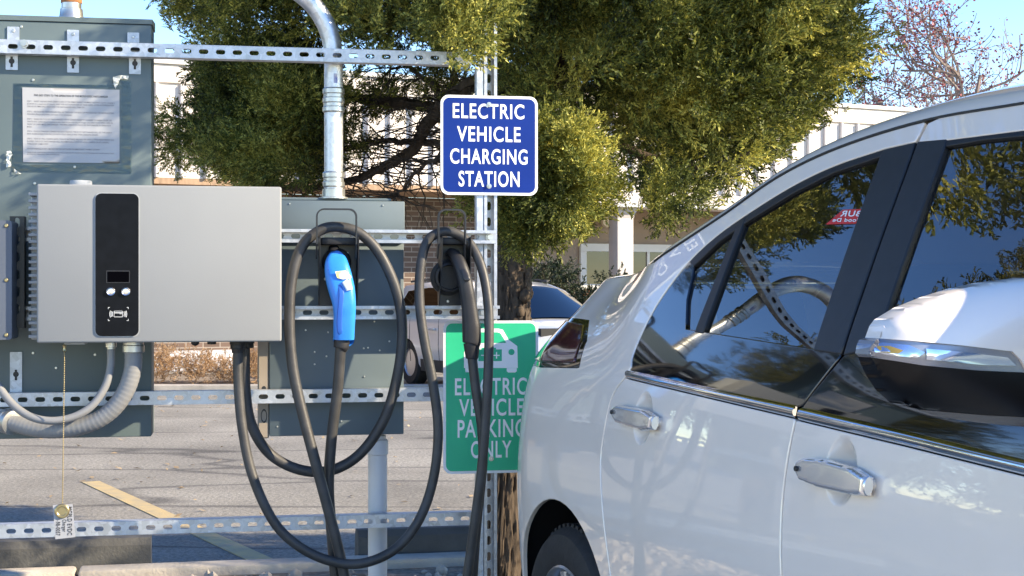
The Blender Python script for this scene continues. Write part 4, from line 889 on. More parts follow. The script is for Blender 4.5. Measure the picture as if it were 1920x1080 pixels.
# handles
def inflate(name, poly, base, nvec, H, Dd, m, parent, res=.004, xax=None, zax=None, outline_=None, back=0., org=None):
    """polygon in a plane (2D) domed along nvec; outline_ = the outline that sets the dome"""
    v, f, P = triangulate(poly, res); oo = outline_ if outline_ is not None else P; dd = edge_dist(oo, v)/Dd; hgt = H*np.sqrt(1-(1-np.clip(dd, 0, 1))**2)
    X = base+v[:, 0:1]*xax+v[:, 1:2]*zax+nvec*hgt[:, None]; n = len(P); i0 = [int(np.argmin(((v-p)**2).sum(1))) for p in P]
    mb = MB(); mb.add(X, f); B = base+P[:, 0:1]*xax+P[:, 1:2]*zax-nvec*back; mb.add(np.vstack([X[i0], B]), [(i, n+i, n+(i+1) % n, (i+1) % n) for i in range(n)])
    if back: v2, f2, P2 = triangulate(poly); mb.add(base+v2[:, 0:1]*xax+v2[:, 1:2]*zax-nvec*back, f2[:, ::-1])
    return mb.build(name, m, parent, (0, 0, 0), 40)
HANDLE = mat('bright_handle_paint', (.74, .73, .74), .16, .7, 1.)
def handle(door, pts, c, keyhole):
    T = [inv(x, y, .0) for x, y in pts]; N = snorm(np.array(c[0]), np.array(.9)); base = S(np.array(c[0]), np.array(.9))*0
    p0 = S(np.array(c[0]), np.array(c[1])); CU = CUPS[:]; CUPS.clear(); p0 = S(np.array(c[0]), np.array(c[1]))+N*.020; CUPS.extend(CU)
    xa = np.array([1, 0, 0.])-N*N[0]; xa /= np.linalg.norm(xa); za = np.cross(N, xa)*-1; za = za if za[2] > 0 else -za
    # intersect pixel rays with the handle plane
    def pl(x, y, push=0):
        d = np.array([(x-960)/F, 1, -(y-540)/F]); Pw = c2w(p0+N*push); Nw = N[0]*CX+N[1]*CY+N[2]*np.array([0, 0, 1.]); C0 = np.array([0, 0, CH]); s = ((Pw-C0)@Nw)/(d@Nw); r = C0+d*s-Pw; return (r@(xa[0]*CX+xa[1]*CY+xa[2]*np.array([0, 0, 1])), r@(za[0]*CX+za[1]*CY+za[2]*np.array([0, 0, 1])))
    poly = [pl(x, y) for x, y in pts]; poly = [tuple(p) for p in densify(poly, .004)]
    h = inflate('handle', poly, p0, N, .010, .007, HANDLE, door, .003, xa, za, back=.012)
    P = np.array(poly); x1 = P[:, 0].max(); x0 = P[:, 0].min()
    end = [p for p in poly if p[0] > x1-.012]; zc = [p[1] for p in end]
    m = MB(); cz = (max(zc)+min(zc))/2; hz = (max(zc)-min(zc))/2
    ring = lambda xx, k, dn: [p0+xa*xx+za*(cz+hz*k*math.sin(a))+N*(dn+.010*k*math.cos(a)) for a in np.linspace(0, 2*math.pi, 17)[:-1]]
    m.loft([ring(x1-.001, 1.0, -.002), ring(x1+.0025, .9, -.002)], closed=True, caps=True).build('end_cap', HANDLE, h)
    # mounts joining the handle to the door
    m = MB()
    for xx in (x0+.018, x1-.014): m.tube([p0+xa*xx+za*(cz+.002)-N*.045, p0+xa*xx+za*(cz+.002)], [.012, .010], 12)
    m.build('handle_mount', PAINT, h)
    if keyhole:
        cz0 = np.mean([p[1] for p in poly if p[0] < x0+.02]); m = MB(); cc = p0+xa*(x0+.015)+za*cz0+N*.012
        m.tube([cc, cc+N*.0035], [.0055, .005], 16); m.build('lock_button', BLKM, h)
handle(rdoor, [(1152, 764), (1160, 759), (1206, 768), (1227, 781), (1222, 806), (1205, 808), (1158, 793), (1151, 780)], h1, True)
handle(fdoor, [(1497, 866), (1510, 858), (1545, 861), (1600, 877), (1627, 895), (1623, 929), (1600, 929), (1535, 914), (1503, 901), (1496, 885)], h2, True)
# roof, rear glass and bonnet
st = [(p, 0) for p in Gfront[::-1]]+[(p, 0) for p in Gc[::-1]]+[(p, 0) for p in Grear]
secs = []; ns = 26
for (t, z), _ in st:
    p = S(np.array(t), np.array(z), -.001); W = max(HALF-p[1], 0); h2_ = .085*min(1, W/.5); h1_ = .028*min(1, W/.3); kz = float(np.clip(1+(t+.25)/.3, .22, 1)); h1_ *= kz; h2_ *= kz; row = []
    for k in range(ns+1): s = (k/ns)**1.5; row.append((p[0]+0, p[1]+W*s, p[2]+h1_*(1-math.exp(-s*W/.018))+h2_*(1-(1-s)**2)))
    secs.append(row+[(q_[0], 2*HALF-q_[1], q_[2]) for q_ in row[::-1][1:]])
nf_ = len(Gfront); iw_ = max(i for i, p in enumerate(Gfront[::-1]) if p[0] > 1.45)
MB().loft(secs[iw_:]).build('roof', PAINT, car, (0, 0, 0), 70)
MB().loft(secs[:iw_+1]).build('windscreen', CGLASS, car, (0, 0, 0), 70)
MB().tube([S(np.array(t), np.array(z), .0015) for t, z in Gc[::-1]], .0028, 6).build('roof_seam', SEAL, car)
bs = []
for a in np.linspace(1.95, 2.93, 12):
    e = S(np.array(min(a, 2.85)), np.array(.93)); zc = .985-.10*max(0, a-1.95)-.28*max(0, a-2.6)**2; row = []
    for k in range(13): s = k/12*2-1; row.append((a-.10*s*s*(a > 2.5), HALF+(HALF-e[1]-.01)*s, zc+.05*(1-s*s)))
    bs.append(row)
MB().loft(bs).build('bonnet', PAINT, car, (0, 0, 0), 60)
fb = []
for z, x in ((.22, 2.80), (.35, 2.90), (.60, 2.93), (.85, 2.86), (.90, 2.80)):
    fb.append([(x-.55*abs(s)**3, HALF+.86*s, z) for s in np.linspace(-1, 1, 21)])
MB().loft(fb).build('front_bumper', PAINT, car, (0, 0, 0), 60)
# tail lamp
def tl(pts_r, tl_): return pts_r+tl_
R_ = invs([(1104, 601), (1100, 640), (1086, 689)]); lamp = R_+[(-.80, 1.07), (-1.0, 1.075), (-1.18, 1.09), (-1.20, 1.15), (-1.12, 1.205), (-.95, 1.212)]
tail = panel('tail_lamp', lamp, GLOSSB, off=.001, res=.015, skirt=.012)
R2 = invs([(1094, 612), (1090, 640), (1078, 678)]); panel('lens', R2+[(-.82, 1.085), (-1.0, 1.09), (-1.14, 1.10), (-1.16, 1.15), (-1.1, 1.19), (-.95, 1.198)], TAILR, tail, off=.0055, res=.015, round_=.004, skirt=.004)
# seams on the rear corner
def seam(pts, r=.0022): P = [S(np.array(t), np.array(z), -.0004) for t, z in spline(pts, 10)]; return MB().tube(P, r, 6)
CRE = mat('grey_seam', (.30, .29, .28), .6)  # mid-grey line along the hatch gap
seam([(-1.05, 1.06), (-1.10, .95), (-1.14, .80), (-1.16, .62)]).build('hatch_seam', CRE, car)
# wheel, arch liner, floor
def wheel(a):
    c = (a, .0, .325); m = MB(); prof = []
    for q in [(.205, .02), (.215, .012), (.26, .004), (.295, .012), (.312, .03), (.320, .055)]: prof.append(q)
    for k in range(4): w0 = .058+k*.032; prof += [(.3225, w0), (.3235, w0+.024), (.315, w0+.0255), (.315, w0+.0305)]
    prof += [(.320, .19), (.30, .215), (.21, .225)]
    ty = m.lathe([(r, h+.012) for r, h in prof], c, 'y', 72)
    for k in range(60):          # tread blocks on the shoulders
        a0 = 2*math.pi*k/60
        for w0, w1 in ((.040, .062), (.185, .205)):
            p = [(c[0]+rr*math.cos(a0+da), c[1]+.012+w, c[2]+rr*math.sin(a0+da)) for rr in (.309, .3245) for w, da in ((w0, 0), (w1, .03), (w1, .085), (w0, .055))]; m.add(p, [(0, 1, 2, 3), (4, 7, 6, 5), (0, 4, 5, 1), (1, 5, 6, 2), (2, 6, 7, 3), (3, 7, 4, 0)])
    t = m.build('wheel', TYRE, car, (0, 0, 0), 30)
    m = MB().lathe([(.206, .03), (.212, .024), (.206, .02), (.196, .03), (.188, .06), (.185, .20)], c, 'y', 48); m.lathe([(0, .03), (.035, .03), (.05, .04), (.055, .07)], c, 'y', 24)
    for k in range(5):
        for da in (-.16, .16):
            a0 = 2*math.pi*k/5+.3; u0, u1 = a0+da*.9, a0+da*.75; m.tube([(c[0]+.045*math.cos(u0), .05, c[2]+.045*math.sin(u0)), (c[0]+.12*math.cos(u1), .045, c[2]+.12*math.sin(u1)), (c[0]+.196*math.cos(u1), .04, c[2]+.196*math.sin(u1))], [.016, .015, .02], 8)
    m.build('rim', ALLOY, t); MB().lathe([(.16, .10), (.0, .10)], c, 'y', 30).build('brake_disc', mat('brake_disc', (.2, .2, .2), .4, .8), t)
    w2 = copy_tree(t, car); w2.scale.y = -1; w2.location.y = 2*HALF
    ar = MB().loft([[(c[0]+.395*math.cos(q_), b, .355+.395*math.sin(q_)) for q_ in np.linspace(-.2, math.pi+.2, 24)] for b in (.035, .28)]); ar.build('arch_liner', LINER, car)
wheel(-.53); wheel(2.07)
MB().box(-1.05, 2.6, .29, 1.48, .20, .62).build('floor_pan', LINER, car)
# cabin
m = MB()
def seat(a, b, hgt, ang, parent, wid=.25):
    m = MB(); m.rbox(a-.05, a+.46, b-wid, b+wid, .50, .66, .05, 3)
    mm = MB().rbox(-.07, .07, -wid, wid, 0, hgt, .05, 3); c, s = math.cos(ang), math.sin(ang); mm.v = [(a+x*c-z*s, b+y, .60+x*s+z*c) for x, y, z in mm.v]; m.add(mm.v, mm.f)
    mm = MB().rbox(-.045, .045, -.13, .13, hgt+.05, hgt+.22, .04, 3); mm.v = [(a+x*c-z*s, b+y, .60+x*s+z*c) for x, y, z in mm.v]; m.add(mm.v, mm.f)
    for yy in (-.05, .05): m.tube([(a-(hgt-.02)*s, b+yy, .60+(hgt-.02)*c), (a-(hgt+.08)*s, b+yy, .60+(hgt+.08)*c)], .007, 6)
    m.build('seat', INTER, car, (0, 0, 0), 40)
seat(.78, .50, .56, .28, car); seat(.78, 1.27, .56, .28, car); seat(-.15, .55, .52, .35, car, .30); seat(-.15, 1.22, .52, .35, car, .30)
MB().rbox(1.55, 1.95, .12, 2*HALF-.12, .62, 1.0, .08, 3).build('dashboard', INTER, car, (0, 0, 0), 40)
st_ = MB(); cc = np.array([1.40, 1.27, .93])
ringp = [cc+np.array([-.07*math.sin(a), .18*math.cos(a), .17*math.sin(a)]) for a in np.linspace(0, 2*math.pi, 33)]; st_.tube(ringp, .014, 8, caps=False); st_.tube([cc, cc+np.array([.2, 0, -.06])], .03, 8); st_.tube([ringp[0], cc, ringp[16]], .016, 6); st_.build('steering_wheel', INTER, car)
# red sign showing in the glass, painted onto the rear window, lettering reversed
pl_ = panel('red_sign_decal', invs([(1543, 417), (1575, 390), (1616, 388), (1607, 415)]), mat('red_sign_decal', (.62, .03, .03), .5), rdoor, off=-.0078, res=.01, skirt=.0005, round_=.0005)
def px_text(t, x0, x1, y0, y1, sh):
    m = MB(); text_fit(m, t, 0, 1, 0, 1, 0, .02, flip=True); V = [S(*inv(x0+(x1-x0)*p[0]+sh*p[2], y1+(y0-y1)*p[2]), off=-.0068) for p in m.v]; r = MB(); r.add(V, m.f); return r
px_text('BUR', 1570, 1609, 392, 403, 3).build('lettering', WHT, pl_, (0, 0, 0), 0, fix=False); px_text('Food De', 1556, 1606, 406, 413, 2).build('lettering', WHT, pl_, (0, 0, 0), 0, fix=False)
# mirrored far side
for o in [c for c in car.children if c.name.split('.')[0] in ('quarter_panel', 'rear_door', 'front_door', 'front_fender', 'gap_backing', 'arch_liner', 'tail_lamp', 'roof_seam', 'hatch_seam', 'bumper_seam')]:
    c = copy_tree(o, car); c.scale.y = -1; c.location.y = 2*HALF
# wing mirror (a plane across the car's axis, domed forwards)
MA = 1.42
def ona(x, y, a=MA):
    d = np.array([(x-960)/F, 1, -(y-540)/F]); C0 = np.array([0, 0, CH]); s = ((CO+CX*a-C0)@CX)/(d@CX); r = C0+d*s-CO; return (r@CY, r[2])
OUT = [(1640, 632), (1657, 600), (1693, 578), (1743, 558), (1793, 542), (1843, 531), (1920, 521), (1990, 520), (2040, 545), (2060, 620), (2060, 740), (2030, 795), (1960, 802), (1905, 799), (1830, 792), (1765, 782), (1705, 762), (1665, 738), (1645, 708), (1630, 675), (1622, 655)]
OUTp = np.array([tuple(p) for p in spline([ona(*p) for p in OUT], 4, True)])
xa, za, na = np.array([0, 1., 0]), np.array([0, 0, 1.]), np.array([1., 0, 0]); mb_ = np.array([MA+.005, 0, 0.])
def ona2(L): return [ona(x, y) for x, y in L]
def mpart(n, px, m, H, parent, back=0.): return inflate(n, ona2(px), mb_, na, H, .10, m, parent, .006, xa, za, outline_=OUTp, back=back)
up = [(1640, 634), (1648, 612), (1657, 600), (1693, 578), (1743, 558), (1793, 542), (1843, 531), (1920, 521), (1990, 520), (2040, 545), (2055, 600), (2058, 697), (1960, 697), (1879, 694), (1866, 672), (1850, 656), (1760, 645), (1687, 638)]
mir = mpart('wing_mirror', up, PAINT, .055, fdoor, .03)
lampp = [(1627, 638), (1640, 634), (1687, 638), (1760, 645), (1850, 656), (1866, 672), (1879, 695), (1790, 691), (1693, 682), (1627, 670), (1620, 664), (1622, 650)]
mpart('lamp_frame', lampp, mat('lamp_frame', (.30, .31, .35), .25, .6), .050, mir, .028)
LENS = mat('silver_lamp_lens', (.55, .62, .75), .08, .9, 1.); AMB = mat('amber_lens', (.45, .30, .06), .15, .3, 1.)
mpart('lens', [(1697, 651), (1760, 657), (1842, 667), (1858, 682), (1800, 681), (1697, 671)], LENS, .054, mir, .02); mpart('reflector', [(1627, 646), (1640, 641), (1672, 645), (1694, 658), (1682, 668), (1640, 664), (1627, 659)], LENS, .0545, mir, .02); mpart('amber_lens', [(1629, 648), (1645, 647), (1662, 655), (1654, 661), (1632, 659)], AMB, .0555, mir, .02)
low = [(1627, 671), (1693, 683), (1790, 692), (1879, 696), (1960, 698), (2058, 698), (2060, 740), (2045, 777), (1913, 779), (1827, 775), (1727, 767), (1687, 757), (1660, 733), (1643, 707), (1631, 683)]
mpart('lower_shell', low, mat('dark_lower_shell', (.006, .006, .007), .3, spec=.25), .051, mir, .03)
mpart('base_cover', [(1702, 764), (1727, 768), (1827, 776), (1913, 780), (2045, 778), (2030, 795), (1960, 802), (1905, 799), (1830, 792), (1765, 782)], mat('grey_base', (.12, .12, .125), .5), .046, mir, .028)
inflate('mirror_glass', offset(OUTp, .012), np.array([MA-.028, 0, 0]), -na, .002, .02, CHROME, mir, .01, xa, za)

# ---------------------------------------------------------------- parked wagon in the background
sr_ = at(775, 722, 21.8); WO = (sr_.x-.10, 21.8, 0); TH = R(29); WAN = math.atan2(-math.cos(TH), math.sin(TH))
wag = empty('parked_wagon', WO, WAN, 'pale silver estate car with black roof rails parked across the lot behind the green sign', 'car')
WP = mat('pale_silver_paint', (.70, .73, .77), .3, .45, 1.); WG = glass_mat('wagon_glass', (.015, .02, .024), 2.0); WCL = mat('black_cladding', (.03, .03, .032), .6)
ZB = table([0, .3, .6, .95, 1.05, 1.45, 1.6], [.06, .03, 0, .02, .06, .22, .30], .02)
def WS(t, z, off=0.):
    t = np.asarray(t, float); z = np.asarray(z, float); b = ZB(z)+.30*np.maximum(0, t-2.9)**2+.35*np.maximum(0, -.45-t)**2-off; return np.stack([t, b+0*z, z+0*t], -1)
def WN(t, z):
    e = 2e-3; N = np.cross(WS(t+e, z)-WS(t-e, z), WS(t, z+e)-WS(t, z-e)); return N/np.linalg.norm(N, axis=-1, keepdims=True)
def wp(n, poly, m, off=0., parent=wag, res=.06, gap=0.): return panel(n, poly, m, parent, off, res, gap, .02, WS, WN, .006)
arch = lambda c: [(c+.36*math.cos(a), .33+.36*math.sin(a)) for a in np.linspace(math.pi, 0, 18)]
top_b = [(3.45, .74), (3.1, .86), (2.55, .95)]
prof = [(-.86, .35), (-.42, .28)]+arch(0)[0:]+[(.42, .28), (2.25, .28)]+arch(2.67)+[(3.10, .28), (3.55, .35), (3.58, .62)]+top_b+[(1.9, .985), (0, 1.0), (-.7, 1.02), (-.88, .95), (-.92, .70)]
sides = [wp('side_panel', prof, WP)]
sides.append(wp('sill_cladding', [(.44, .24), (2.23, .24), (2.22, .40), (.45, .40)], WCL, .012))
gls = [(-.55, 1.03), (-.35, 1.38), (.3, 1.43), (1.3, 1.42), (1.75, 1.33), (2.35, 1.02)]
sides.append(wp('side_windows', gls, WG, -.004)); fr2 = [(-.75, 1.025), (-.5, 1.45), (.3, 1.50), (1.45, 1.48), (1.85, 1.38), (2.55, .96)]
sides.append(wp('window_frame', fr2+[(2.40, .99)]+gls[::-1]+[(-.6, 1.01)], WP, 0.)); sides.append(wp('pillar', [(.95, 1.01), (1.05, 1.01), (.98, 1.44), (.88, 1.44)], WCL, .004)); sides.append(wp('pillar', [(.02, 1.01), (.10, 1.01), (.06, 1.43), (-.02, 1.43)], WCL, .004))
for t0 in (.95, 1.9): sides.append(MB().tube([WS(np.array(t0), np.array(.84), .03), WS(np.array(t0-.2), np.array(.84), .03)], .017, 8).build('door_handle', WP, wag))
for t0 in (1.0, 2.05, .05): sides.append(MB().tube([WS(np.array(t0+.05*math.sin(z*3)), np.array(z), .0) for z in np.linspace(.36, .98, 8)], .005, 5).build('door_gap', LINER, wag))
hd = wp('headlamp', [(3.0, .72), (3.35, .62), (3.56, .60), (3.54, .70), (3.3, .80), (3.05, .83)], BLKP, .012); wp('lamp_surround', [(3.28, .64), (3.45, .61), (3.54, .63), (3.5, .69), (3.33, .74)], CHROME, .02, hd); sides.append(hd)
sides.append(MB().tube([WS(np.array(t), np.array(1.47+.03*math.sin((t+.4)/1.9*3.1)), -.01)+np.array([0, .03, .045]) for t in np.linspace(-.4, 1.5, 16)], .018, 8).build('roof_rail', WCL, wag))
sides.append(MB().rbox(2.10, 2.26, -.18, .02, .99, 1.12, .04, 2).build('door_mirror', WP, wag))
for o in sides: c = copy_tree(o, wag); c.scale.y = -1; c.location.y = 1.78
def wsec(L, n, m, bulge):
    s = []
    for t, z in L:
        p = WS(np.array(t), np.array(z)); s.append([(t+.10*bulge*(1-q*q), .89+(.89-p[1])*q, z+bulge*(1-q*q)*.06) for q in np.linspace(-1, 1, 13)])
    MB().loft(s).build(n, m, wag, (0, 0, 0), 60)
wsec([(2.55, .96), (2.2, 1.18), (1.85, 1.38)], 'windscreen', WG, 1.2); wsec([(1.85, 1.38), (1.45, 1.48), (.3, 1.50), (-.5, 1.45)], 'roof', WP, .7); wsec([(-.5, 1.45), (-.75, 1.025), (-.9, .72), (-.86, .35)], 'tailgate', WP, .6); wsec([(3.58, .62), (3.45, .74), (3.1, .86), (2.55, .96)], 'bonnet', WP, .9); wsec([(3.5, .28), (3.58, .45), (3.58, .62)], 'front_bumper', WCL, .8)
for c in (0, 2.67):
    t = MB().lathe([(.20, .01), (.30, .0), (.335, .03), (.335, .18), (.30, .21)], (c, .04, .335), 'y', 36).build('wheel', TYRE, wag); m = MB().lathe([(.2, .012), (.19, .03), (.0, .03)], (c, .04, .335), 'y', 30); m.build('rim', ALLOY, t); c2 = copy_tree(t, wag); c2.scale.y = -1; c2.location.y = 1.78
    MB().loft([[(c+.39*math.cos(q_), b, .33+.39*math.sin(q_)) for q_ in np.linspace(-.1, math.pi+.1, 16)] for b in (.04, .4)]).build('arch_liner', LINER, wag)
MB().box(-.8, 3.4, .30, 1.48, .25, .9).build('floor_pan', LINER, wag)
m = MB()
for a, b in ((1.0, .5), (1.0, 1.28)): m.rbox(a-.28, a-.12, b-.24, b+.24, .8, 1.28, .05, 2)
m.build('seats', INTER, wag); MB().rbox(1.9, 2.4, .15, 1.6, .85, 1.02, .05, 2).build('dashboard', INTER, wag)
# ---------------------------------------------------------------- trees
JUN = leaf_mat('juniper_leaf', (.008, .018, .005), (.13, .155, .030), (.72, .65, .16), .22, 2.8)
PIN = leaf_mat('pine_needle', (.025, .036, .012), (.10, .11, .03), (.26, .22, .08), .25, 1.2)
BARK = bark_mat('juniper_bark', (.036, .026, .019), (.125, .09, .064)); BARK_G = bark_mat('grey_twig_bark', (.16, .115, .095), (.30, .24, .21))
tr = empty('juniper_tree', tuple(at(948, 540, 6.0).xy)+(NG,), 0, 'large shaggy juniper with yellow-green sprays and stringy bark behind the charging rack', 'tree'); to = tuple(tr.location)
rng = np.random.default_rng(21)
tp = spline([at(950, 1330, 6.0), at(946, 1180, 6), at(947, 1020, 6), at(948, 880, 6), at(953, 740, 6), at(962, 620, 6), at(962, 540, 6.02), at(958, 480, 6.05), at(975, 400, 6.1), at(1005, 250, 6.3), at(1045, 50, 6.5), at(1075, -250, 6.6), at(1090, -600, 6.6)], 16)
n = 56; secs = []
rad = np.interp(np.linspace(0, 1, len(tp)), [0, .1, .3, .48, .55, .6, .75, 1], [.098, .078, .066, .066, .074, .072, .06, .02])
for i, (p, r) in enumerate(zip(tp, rad)):
    ring = []
    for j in range(n):
        a = 2*math.pi*j/n; tw = a+.5*math.sin(i*.05)
        k = 1+.10*abs(math.sin(tw*9+.5*math.sin(i*.31)))+.08*math.sin(tw*3+i*.07)+.05*math.sin(tw*23+i*.9)+rng.normal(0, .018)
        ring.append((p[0]+math.cos(a)*r*k, p[1]+math.sin(a)*r*k, p[2]))
    secs.append(ring)
m = MB().loft(secs, closed=True, caps=True)
# peeling bark strips and a knot
for k in range(120):
    i = rng.integers(10, int(len(tp)*.62)); L = rng.integers(5, 16); a = rng.uniform(0, 6.28); pts = []
    for q in range(i, min(i+L, len(tp)-1)):
        f = (q-i)/L; r = rad[q]*(1.06+.10*math.sin(f*3.14)+.06*rng.normal()*.3); pts.append((tp[q][0]+math.cos(a+.15*f)*r, tp[q][1]+math.sin(a+.15*f)*r, tp[q][2]))
    if len(pts) > 3: m.tube(pts, np.interp(np.linspace(0, 1, len(pts)), [0, .5, 1], [.002, .006, .002]), 5)
for px_, py_, rr in ((985, 555, .028), (975, 585, .024), (958, 1005, .016)):
    c = at(px_, py_, 5.94); m.add(iv*rr*np.array([1, .8, 1.2])+np.array(c), jf)
trunk = m.build('trunk', BARK, tr, to, 60, fix=False)
def branch(pts, Y, r0, r1, nn=8):
    P = spline([at(x, y, yy) for (x, y), yy in zip(pts, np.linspace(Y[0], Y[1], len(pts)))], 6); P = [p+rng.normal(0, .004, 3) for p in P]
    return P, np.linspace(r0, r1, len(P))
br = MB(); BR = []
for pts, Y, r0, r1 in (
    ([(985, 190), (910, 150), (850, 180), (825, 207), (795, 240), (784, 268), (760, 291), (730, 308), (687, 329), (640, 343), (560, 352), (480, 350)], (6.3, 6.9), .04, .012),
    ([(975, 255), (900, 265), (824, 268), (760, 266), (702, 268), (650, 281), (610, 300)], (6.2, 7.1), .022, .007),
    ([(1000, 230), (900, 215), (830, 205), (739, 192), (658, 181), (602, 152), (535, 126), (470, 70), (400, 40)], (6.3, 7.3), .034, .01),
    ([(900, 262), (824, 292), (776, 326), (747, 363), (738, 368)], (6.2, 6.5), .014, .003),
    ([(980, 300), (930, 290), (880, 250), (850, 215), (800, 150), (730, 100)], (6.1, 6.6), .03, .008),
    ([(1010, 200), (940, 120), (860, 60), (780, 20), (640, -40)], (6.3, 6.9), .035, .012),
    ([(1020, 150), (1130, 120), (1260, 60), (1420, -30)], (6.3, 6.6), .035, .012), ([(985, 380), (1040, 370), (1090, 400), (1120, 390)], (6.1, 5.6), .02, .006),
    ([(1010, 220), (1120, 260), (1240, 300), (1330, 310), (1420, 280)], (6.3, 6.3), .03, .007), ([(1060, -50), (1250, -180), (1300, -330), (1420, -420)], (6.5, 4.2), .035, .01), ([(1000, 260), (960, 330), (930, 300)], (6.2, 5.3), .018, .006),
    ([(535, 126), (450, 150), (390, 230), (340, 280)], (7, 7.2), .015, .005), ([(600, 152), (520, 230), (420, 300)], (7, 7), .014, .004), ([(640, 343), (560, 300), (500, 220)], (6.7, 7), .012, .004)):
    P, r = branch(pts, Y, r0, r1); br.tube(P, r, 7); BR.append(P)
for k in range(330):        # bare twigs hanging under the crown
    P = BR[rng.choice([0, 0, 1, 1, 2, 2, 3, 4, 5])]; q = P[rng.integers(3, len(P)-1)]; d = rng.normal(size=3); d[2] = rng.uniform(-.75, .5); d[0] -= .3; d /= np.linalg.norm(d); L = rng.uniform(.08, .34)
    pts = [np.array(q)+d*L*t+np.array([0, 0, -.10*L*t*t])+rng.normal(0, .012*t, 3) for t in np.linspace(0, 1, 6)]; br.tube(pts, np.linspace(.0045, .0012, 6), 4)
    for h in range(2):
        e = rng.normal(size=3)*.5+d; e /= np.linalg.norm(e); s = pts[2+h]; br.tube([s, s+e*L*.3, s+e*L*.55+rng.normal(0, .01, 3)], [.0022, .0016, .0008], 4)
br.build('limbs', BARK, tr, to, 60, fix=False)
reg = []
CEN = np.array(at(960, 300, 6.6))
def addreg(poly, Y0, Y1, nc, per, r, size=(.1, .19), up=.3):
    C = region_centres(poly, Y0, Y1, nc, rng); reg.append(plumes(C, rng.uniform(r*.85, r*1.6, nc), int(per*1.55), rng, .45, (size[0]*.72, size[1]*.66), CEN))
addreg([(945, -330), (1600, -330), (1590, -60), (1582, 0), (1570, 100), (1552, 160), (1515, 215), (1465, 250), (1400, 290), (1335, 325), (1295, 352), (1265, 378), (1240, 350), (1195, 290), (1130, 255), (1060, 225), (1010, 205), (945, 170)], 5.45, 8.4, 360, 38, .19)
addreg([(1150, -330), (1560, -330), (1520, 80), (1460, 170), (1400, 215), (1320, 235), (1250, 215), (1160, 130)], 5.25, 5.8, 62, 36, .17)
addreg([(950, 240), (1015, 245), (1060, 275), (1095, 300), (1095, 390), (1070, 420), (1010, 435), (965, 430), (945, 400)], 5.0, 5.4, 44, 36, .125, (.09, .15))
addreg([(1055, 250), (1075, 270), (1075, 360), (1050, 420)], 4.98, 5.2, 6, 30, .10, (.09, .14))
addreg([(805, -120), (930, -120), (922, 30), (905, 65), (880, 75), (850, 70), (818, 45)], 4.45, 4.9, 22, 34, .10, (.09, .15))
addreg([(640, -330), (1000, -330), (1000, 50), (900, 90), (800, 60), (700, 55), (640, 45)], 5.4, 7.6, 84, 36, .18)
addreg([(305, -300), (660, -300), (650, 60), (600, 90), (520, 55), (430, 55), (380, 40), (325, 25)], 6.0, 8.4, 115, 34, .185)
addreg([(425, 100), (600, 115), (608, 200), (590, 315), (500, 318), (430, 312), (385, 305), (390, 270), (405, 200)], 6.2, 8.0, 150, 36, .145, (.09, .16))
addreg([(305, 225), (340, 215), (345, 270), (330, 320)], 6.6, 7.4, 6, 24, .09, (.08, .13)); addreg([(370, 130), (410, 110), (410, 200), (380, 190)], 6.6, 7.4, 6, 22, .10, (.08, .14))
addreg([(640, 120), (895, 120), (900, 230), (840, 200), (760, 210), (680, 200), (640, 190)], 6.3, 7.6, 20, 22, .12, (.08, .14))
addreg([(640, 210), (680, 210), (700, 300), (640, 330)], 6.5, 7.3, 5, 20, .10, (.08, .13)); addreg([(1225, 340), (1258, 370), (1252, 410), (1232, 420)], 5.2, 6, 5, 24, .10, (.09, .13))
addreg([(1170, -560), (1450, -620), (1450, -300), (1170, -240)], 4.15, 4.35, 13, 22, .11)  # unseen sprays above the view, added to dapple the tall cabinet
addreg([(960, -1100), (2000, -1200), (2000, -330), (1300, -240), (960, -260)], 4.9, 6.2, 150, 40, .24, (.12, .2))  # unseen dense foliage, added to shade the left side of the crown
# crown above the picture
C = np.stack([rng.uniform(-.9, 2.8, 700), rng.uniform(4.7, 8.6, 700), rng.uniform(3.15, 5.4, 700)], 1); C = C[np.hypot(C[:, 0]-.5, C[:, 1]-6.4) < 2.7*(1-(C[:, 2]-3.2)/4.2)]
reg.append(plumes(C, rng.uniform(.22, .36, len(C)), 40, rng, .45, (.16, .26), CEN))
P = np.vstack([r[0] for r in reg]); D = np.vstack([r[1] for r in reg]); S = np.concatenate([r[2] for r in reg])
np_mesh('crown', sprays(P, D, S, SPRAYS, rng)-np.array(to), 4, JUN, tr)
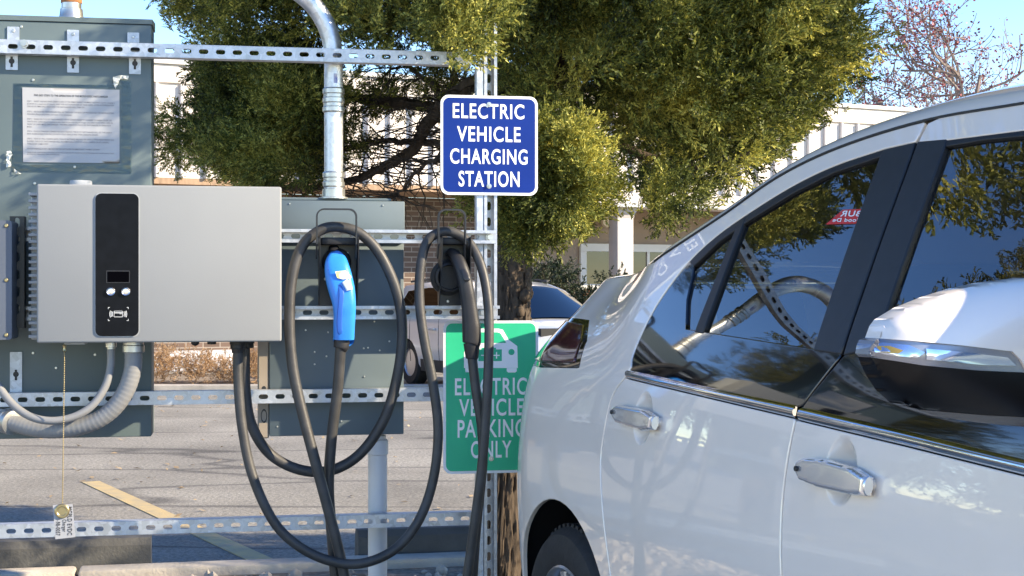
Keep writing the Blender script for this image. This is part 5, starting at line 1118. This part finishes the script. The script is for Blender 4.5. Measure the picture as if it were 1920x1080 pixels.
# bare crab-apple and twiggy trees far behind
BERRY = mat('dark_red_berry', (.23, .045, .05), .6, var=.5, vscale=2); 
def bare_tree(lab, base, h, spread, depth, seed, berries, r0, rmin=.006, clear=.3):
    rg = np.random.default_rng(seed); m = MB(); tips = []
    root = empty('bare_tree', base, 0, lab, 'tree'); b0 = np.array(base, float)
    def grow(p, d, L, r, k):
        pts = [p]; dd = d.copy()
        for t in range(4): dd = dd+rg.normal(size=3)*.14; dd /= np.linalg.norm(dd); pts.append(pts[-1]+dd*L/4)
        m.tube(pts, np.linspace(r, r*.66, 5), 5 if r > .03 else 3, caps=False)
        if k <= 2: tips.extend(pts[1:])
        if k == 0: return
        for c in range(rg.integers(2, 5) if k < depth else 6):
            e = dd+rg.normal(size=3)*spread; e[2] += .12; e /= np.linalg.norm(e); grow(pts[rg.integers(2, 5)], e, L*rg.uniform(.6, .85), max(rmin, r*.6), k-1)
    grow(b0, np.array([0, 0, 1.]), h*clear, r0, depth)
    m.build('branches', BARK_G, root, base, 60, fix=False)
    if berries:
        T = np.array(tips); i = rg.integers(0, len(T), berries); P = T[i]+rg.normal(0, .10, (berries, 3)); q = []
        d1 = rg.normal(size=(berries, 3)); d1 /= np.linalg.norm(d1, axis=1, keepdims=True); d2 = np.cross(d1, rg.normal(size=(berries, 3))); d2 /= np.linalg.norm(d2, axis=1, keepdims=True); s = rg.uniform(.02, .05, (berries, 1))
        np_mesh('berries', np.stack([P-d1*s, P-d2*s*.7, P+d1*s, P+d2*s*.7], 1)-b0, 4, BERRY, root)
bare_tree('bare crab-apple tree with clusters of dark red fruit above the roof at right', (10.4, 37, 0), 14.5, .66, 6, 4, 15000, .18, .012, .215)
bare_tree('thin bare twiggy tree rising behind the porch roof, left of the fruit-laden crab-apple', (13.3, 42, 0), 14, .6, 6, 9, 7000, .15, .011, .24)
bare_tree('bare pale twiggy tree showing over the tall cabinet at upper left', (-15.2, 48, 0), 11.2, .5, 6, 14, 0, .16, .011, .28)
# dark trees at the left, seen mirrored in the car's windows, plus one unseen at right, added for shade
def pine(lab, x, y, h, r, seed):
    rg = np.random.default_rng(seed); root = empty('pine_tree', (x, y, 0), 0, lab, 'tree', 'evergreens beyond the picture edges'); o = np.array([x, y, 0.])
    MB().tube([(x, y, 0), (x+.05, y, h*.5), (x, y, h*.95)], [.2, .13, .03], 10).build('trunk', BARK, root, tuple(o), 60, fix=False)
    n = int(60+22*h); z = rg.uniform(.10, 1, n)**.8; rr = r*(1.05-z)*np.sqrt(rg.uniform(.15, 1, n)); a = rg.uniform(0, 6.28, n)
    C = np.stack([x+rr*np.cos(a), y+rr*np.sin(a), z*h], 1); P, D, S = cluster_points(C, rg.uniform(.3, .55, n), 32, rg, .1, (.18, .32)); np_mesh('crown', sprays(P, D, S, SPRAYS, rg)-o, 4, PIN, root)
for a in (('bushy evergreen beyond the right edge that shades the parking lot', 5.2, 6.0, 5.5, 1.5, 35), ('tall pine mirrored in the rear side window of the light car', -8.2, 10.6, 9.4, 3.2, 31), ('pine mirrored in the front side window of the light car', -10.5, 7.0, 4.3, 2.6, 32), ('bushy evergreen mirrored beside the mirror of the light car', -12.5, 8.6, 5.0, 2.8, 33), ('distant evergreen mirrored between the other reflected pines', -13.2, 14.0, 10.5, 3.6, 34)): pine(*a)
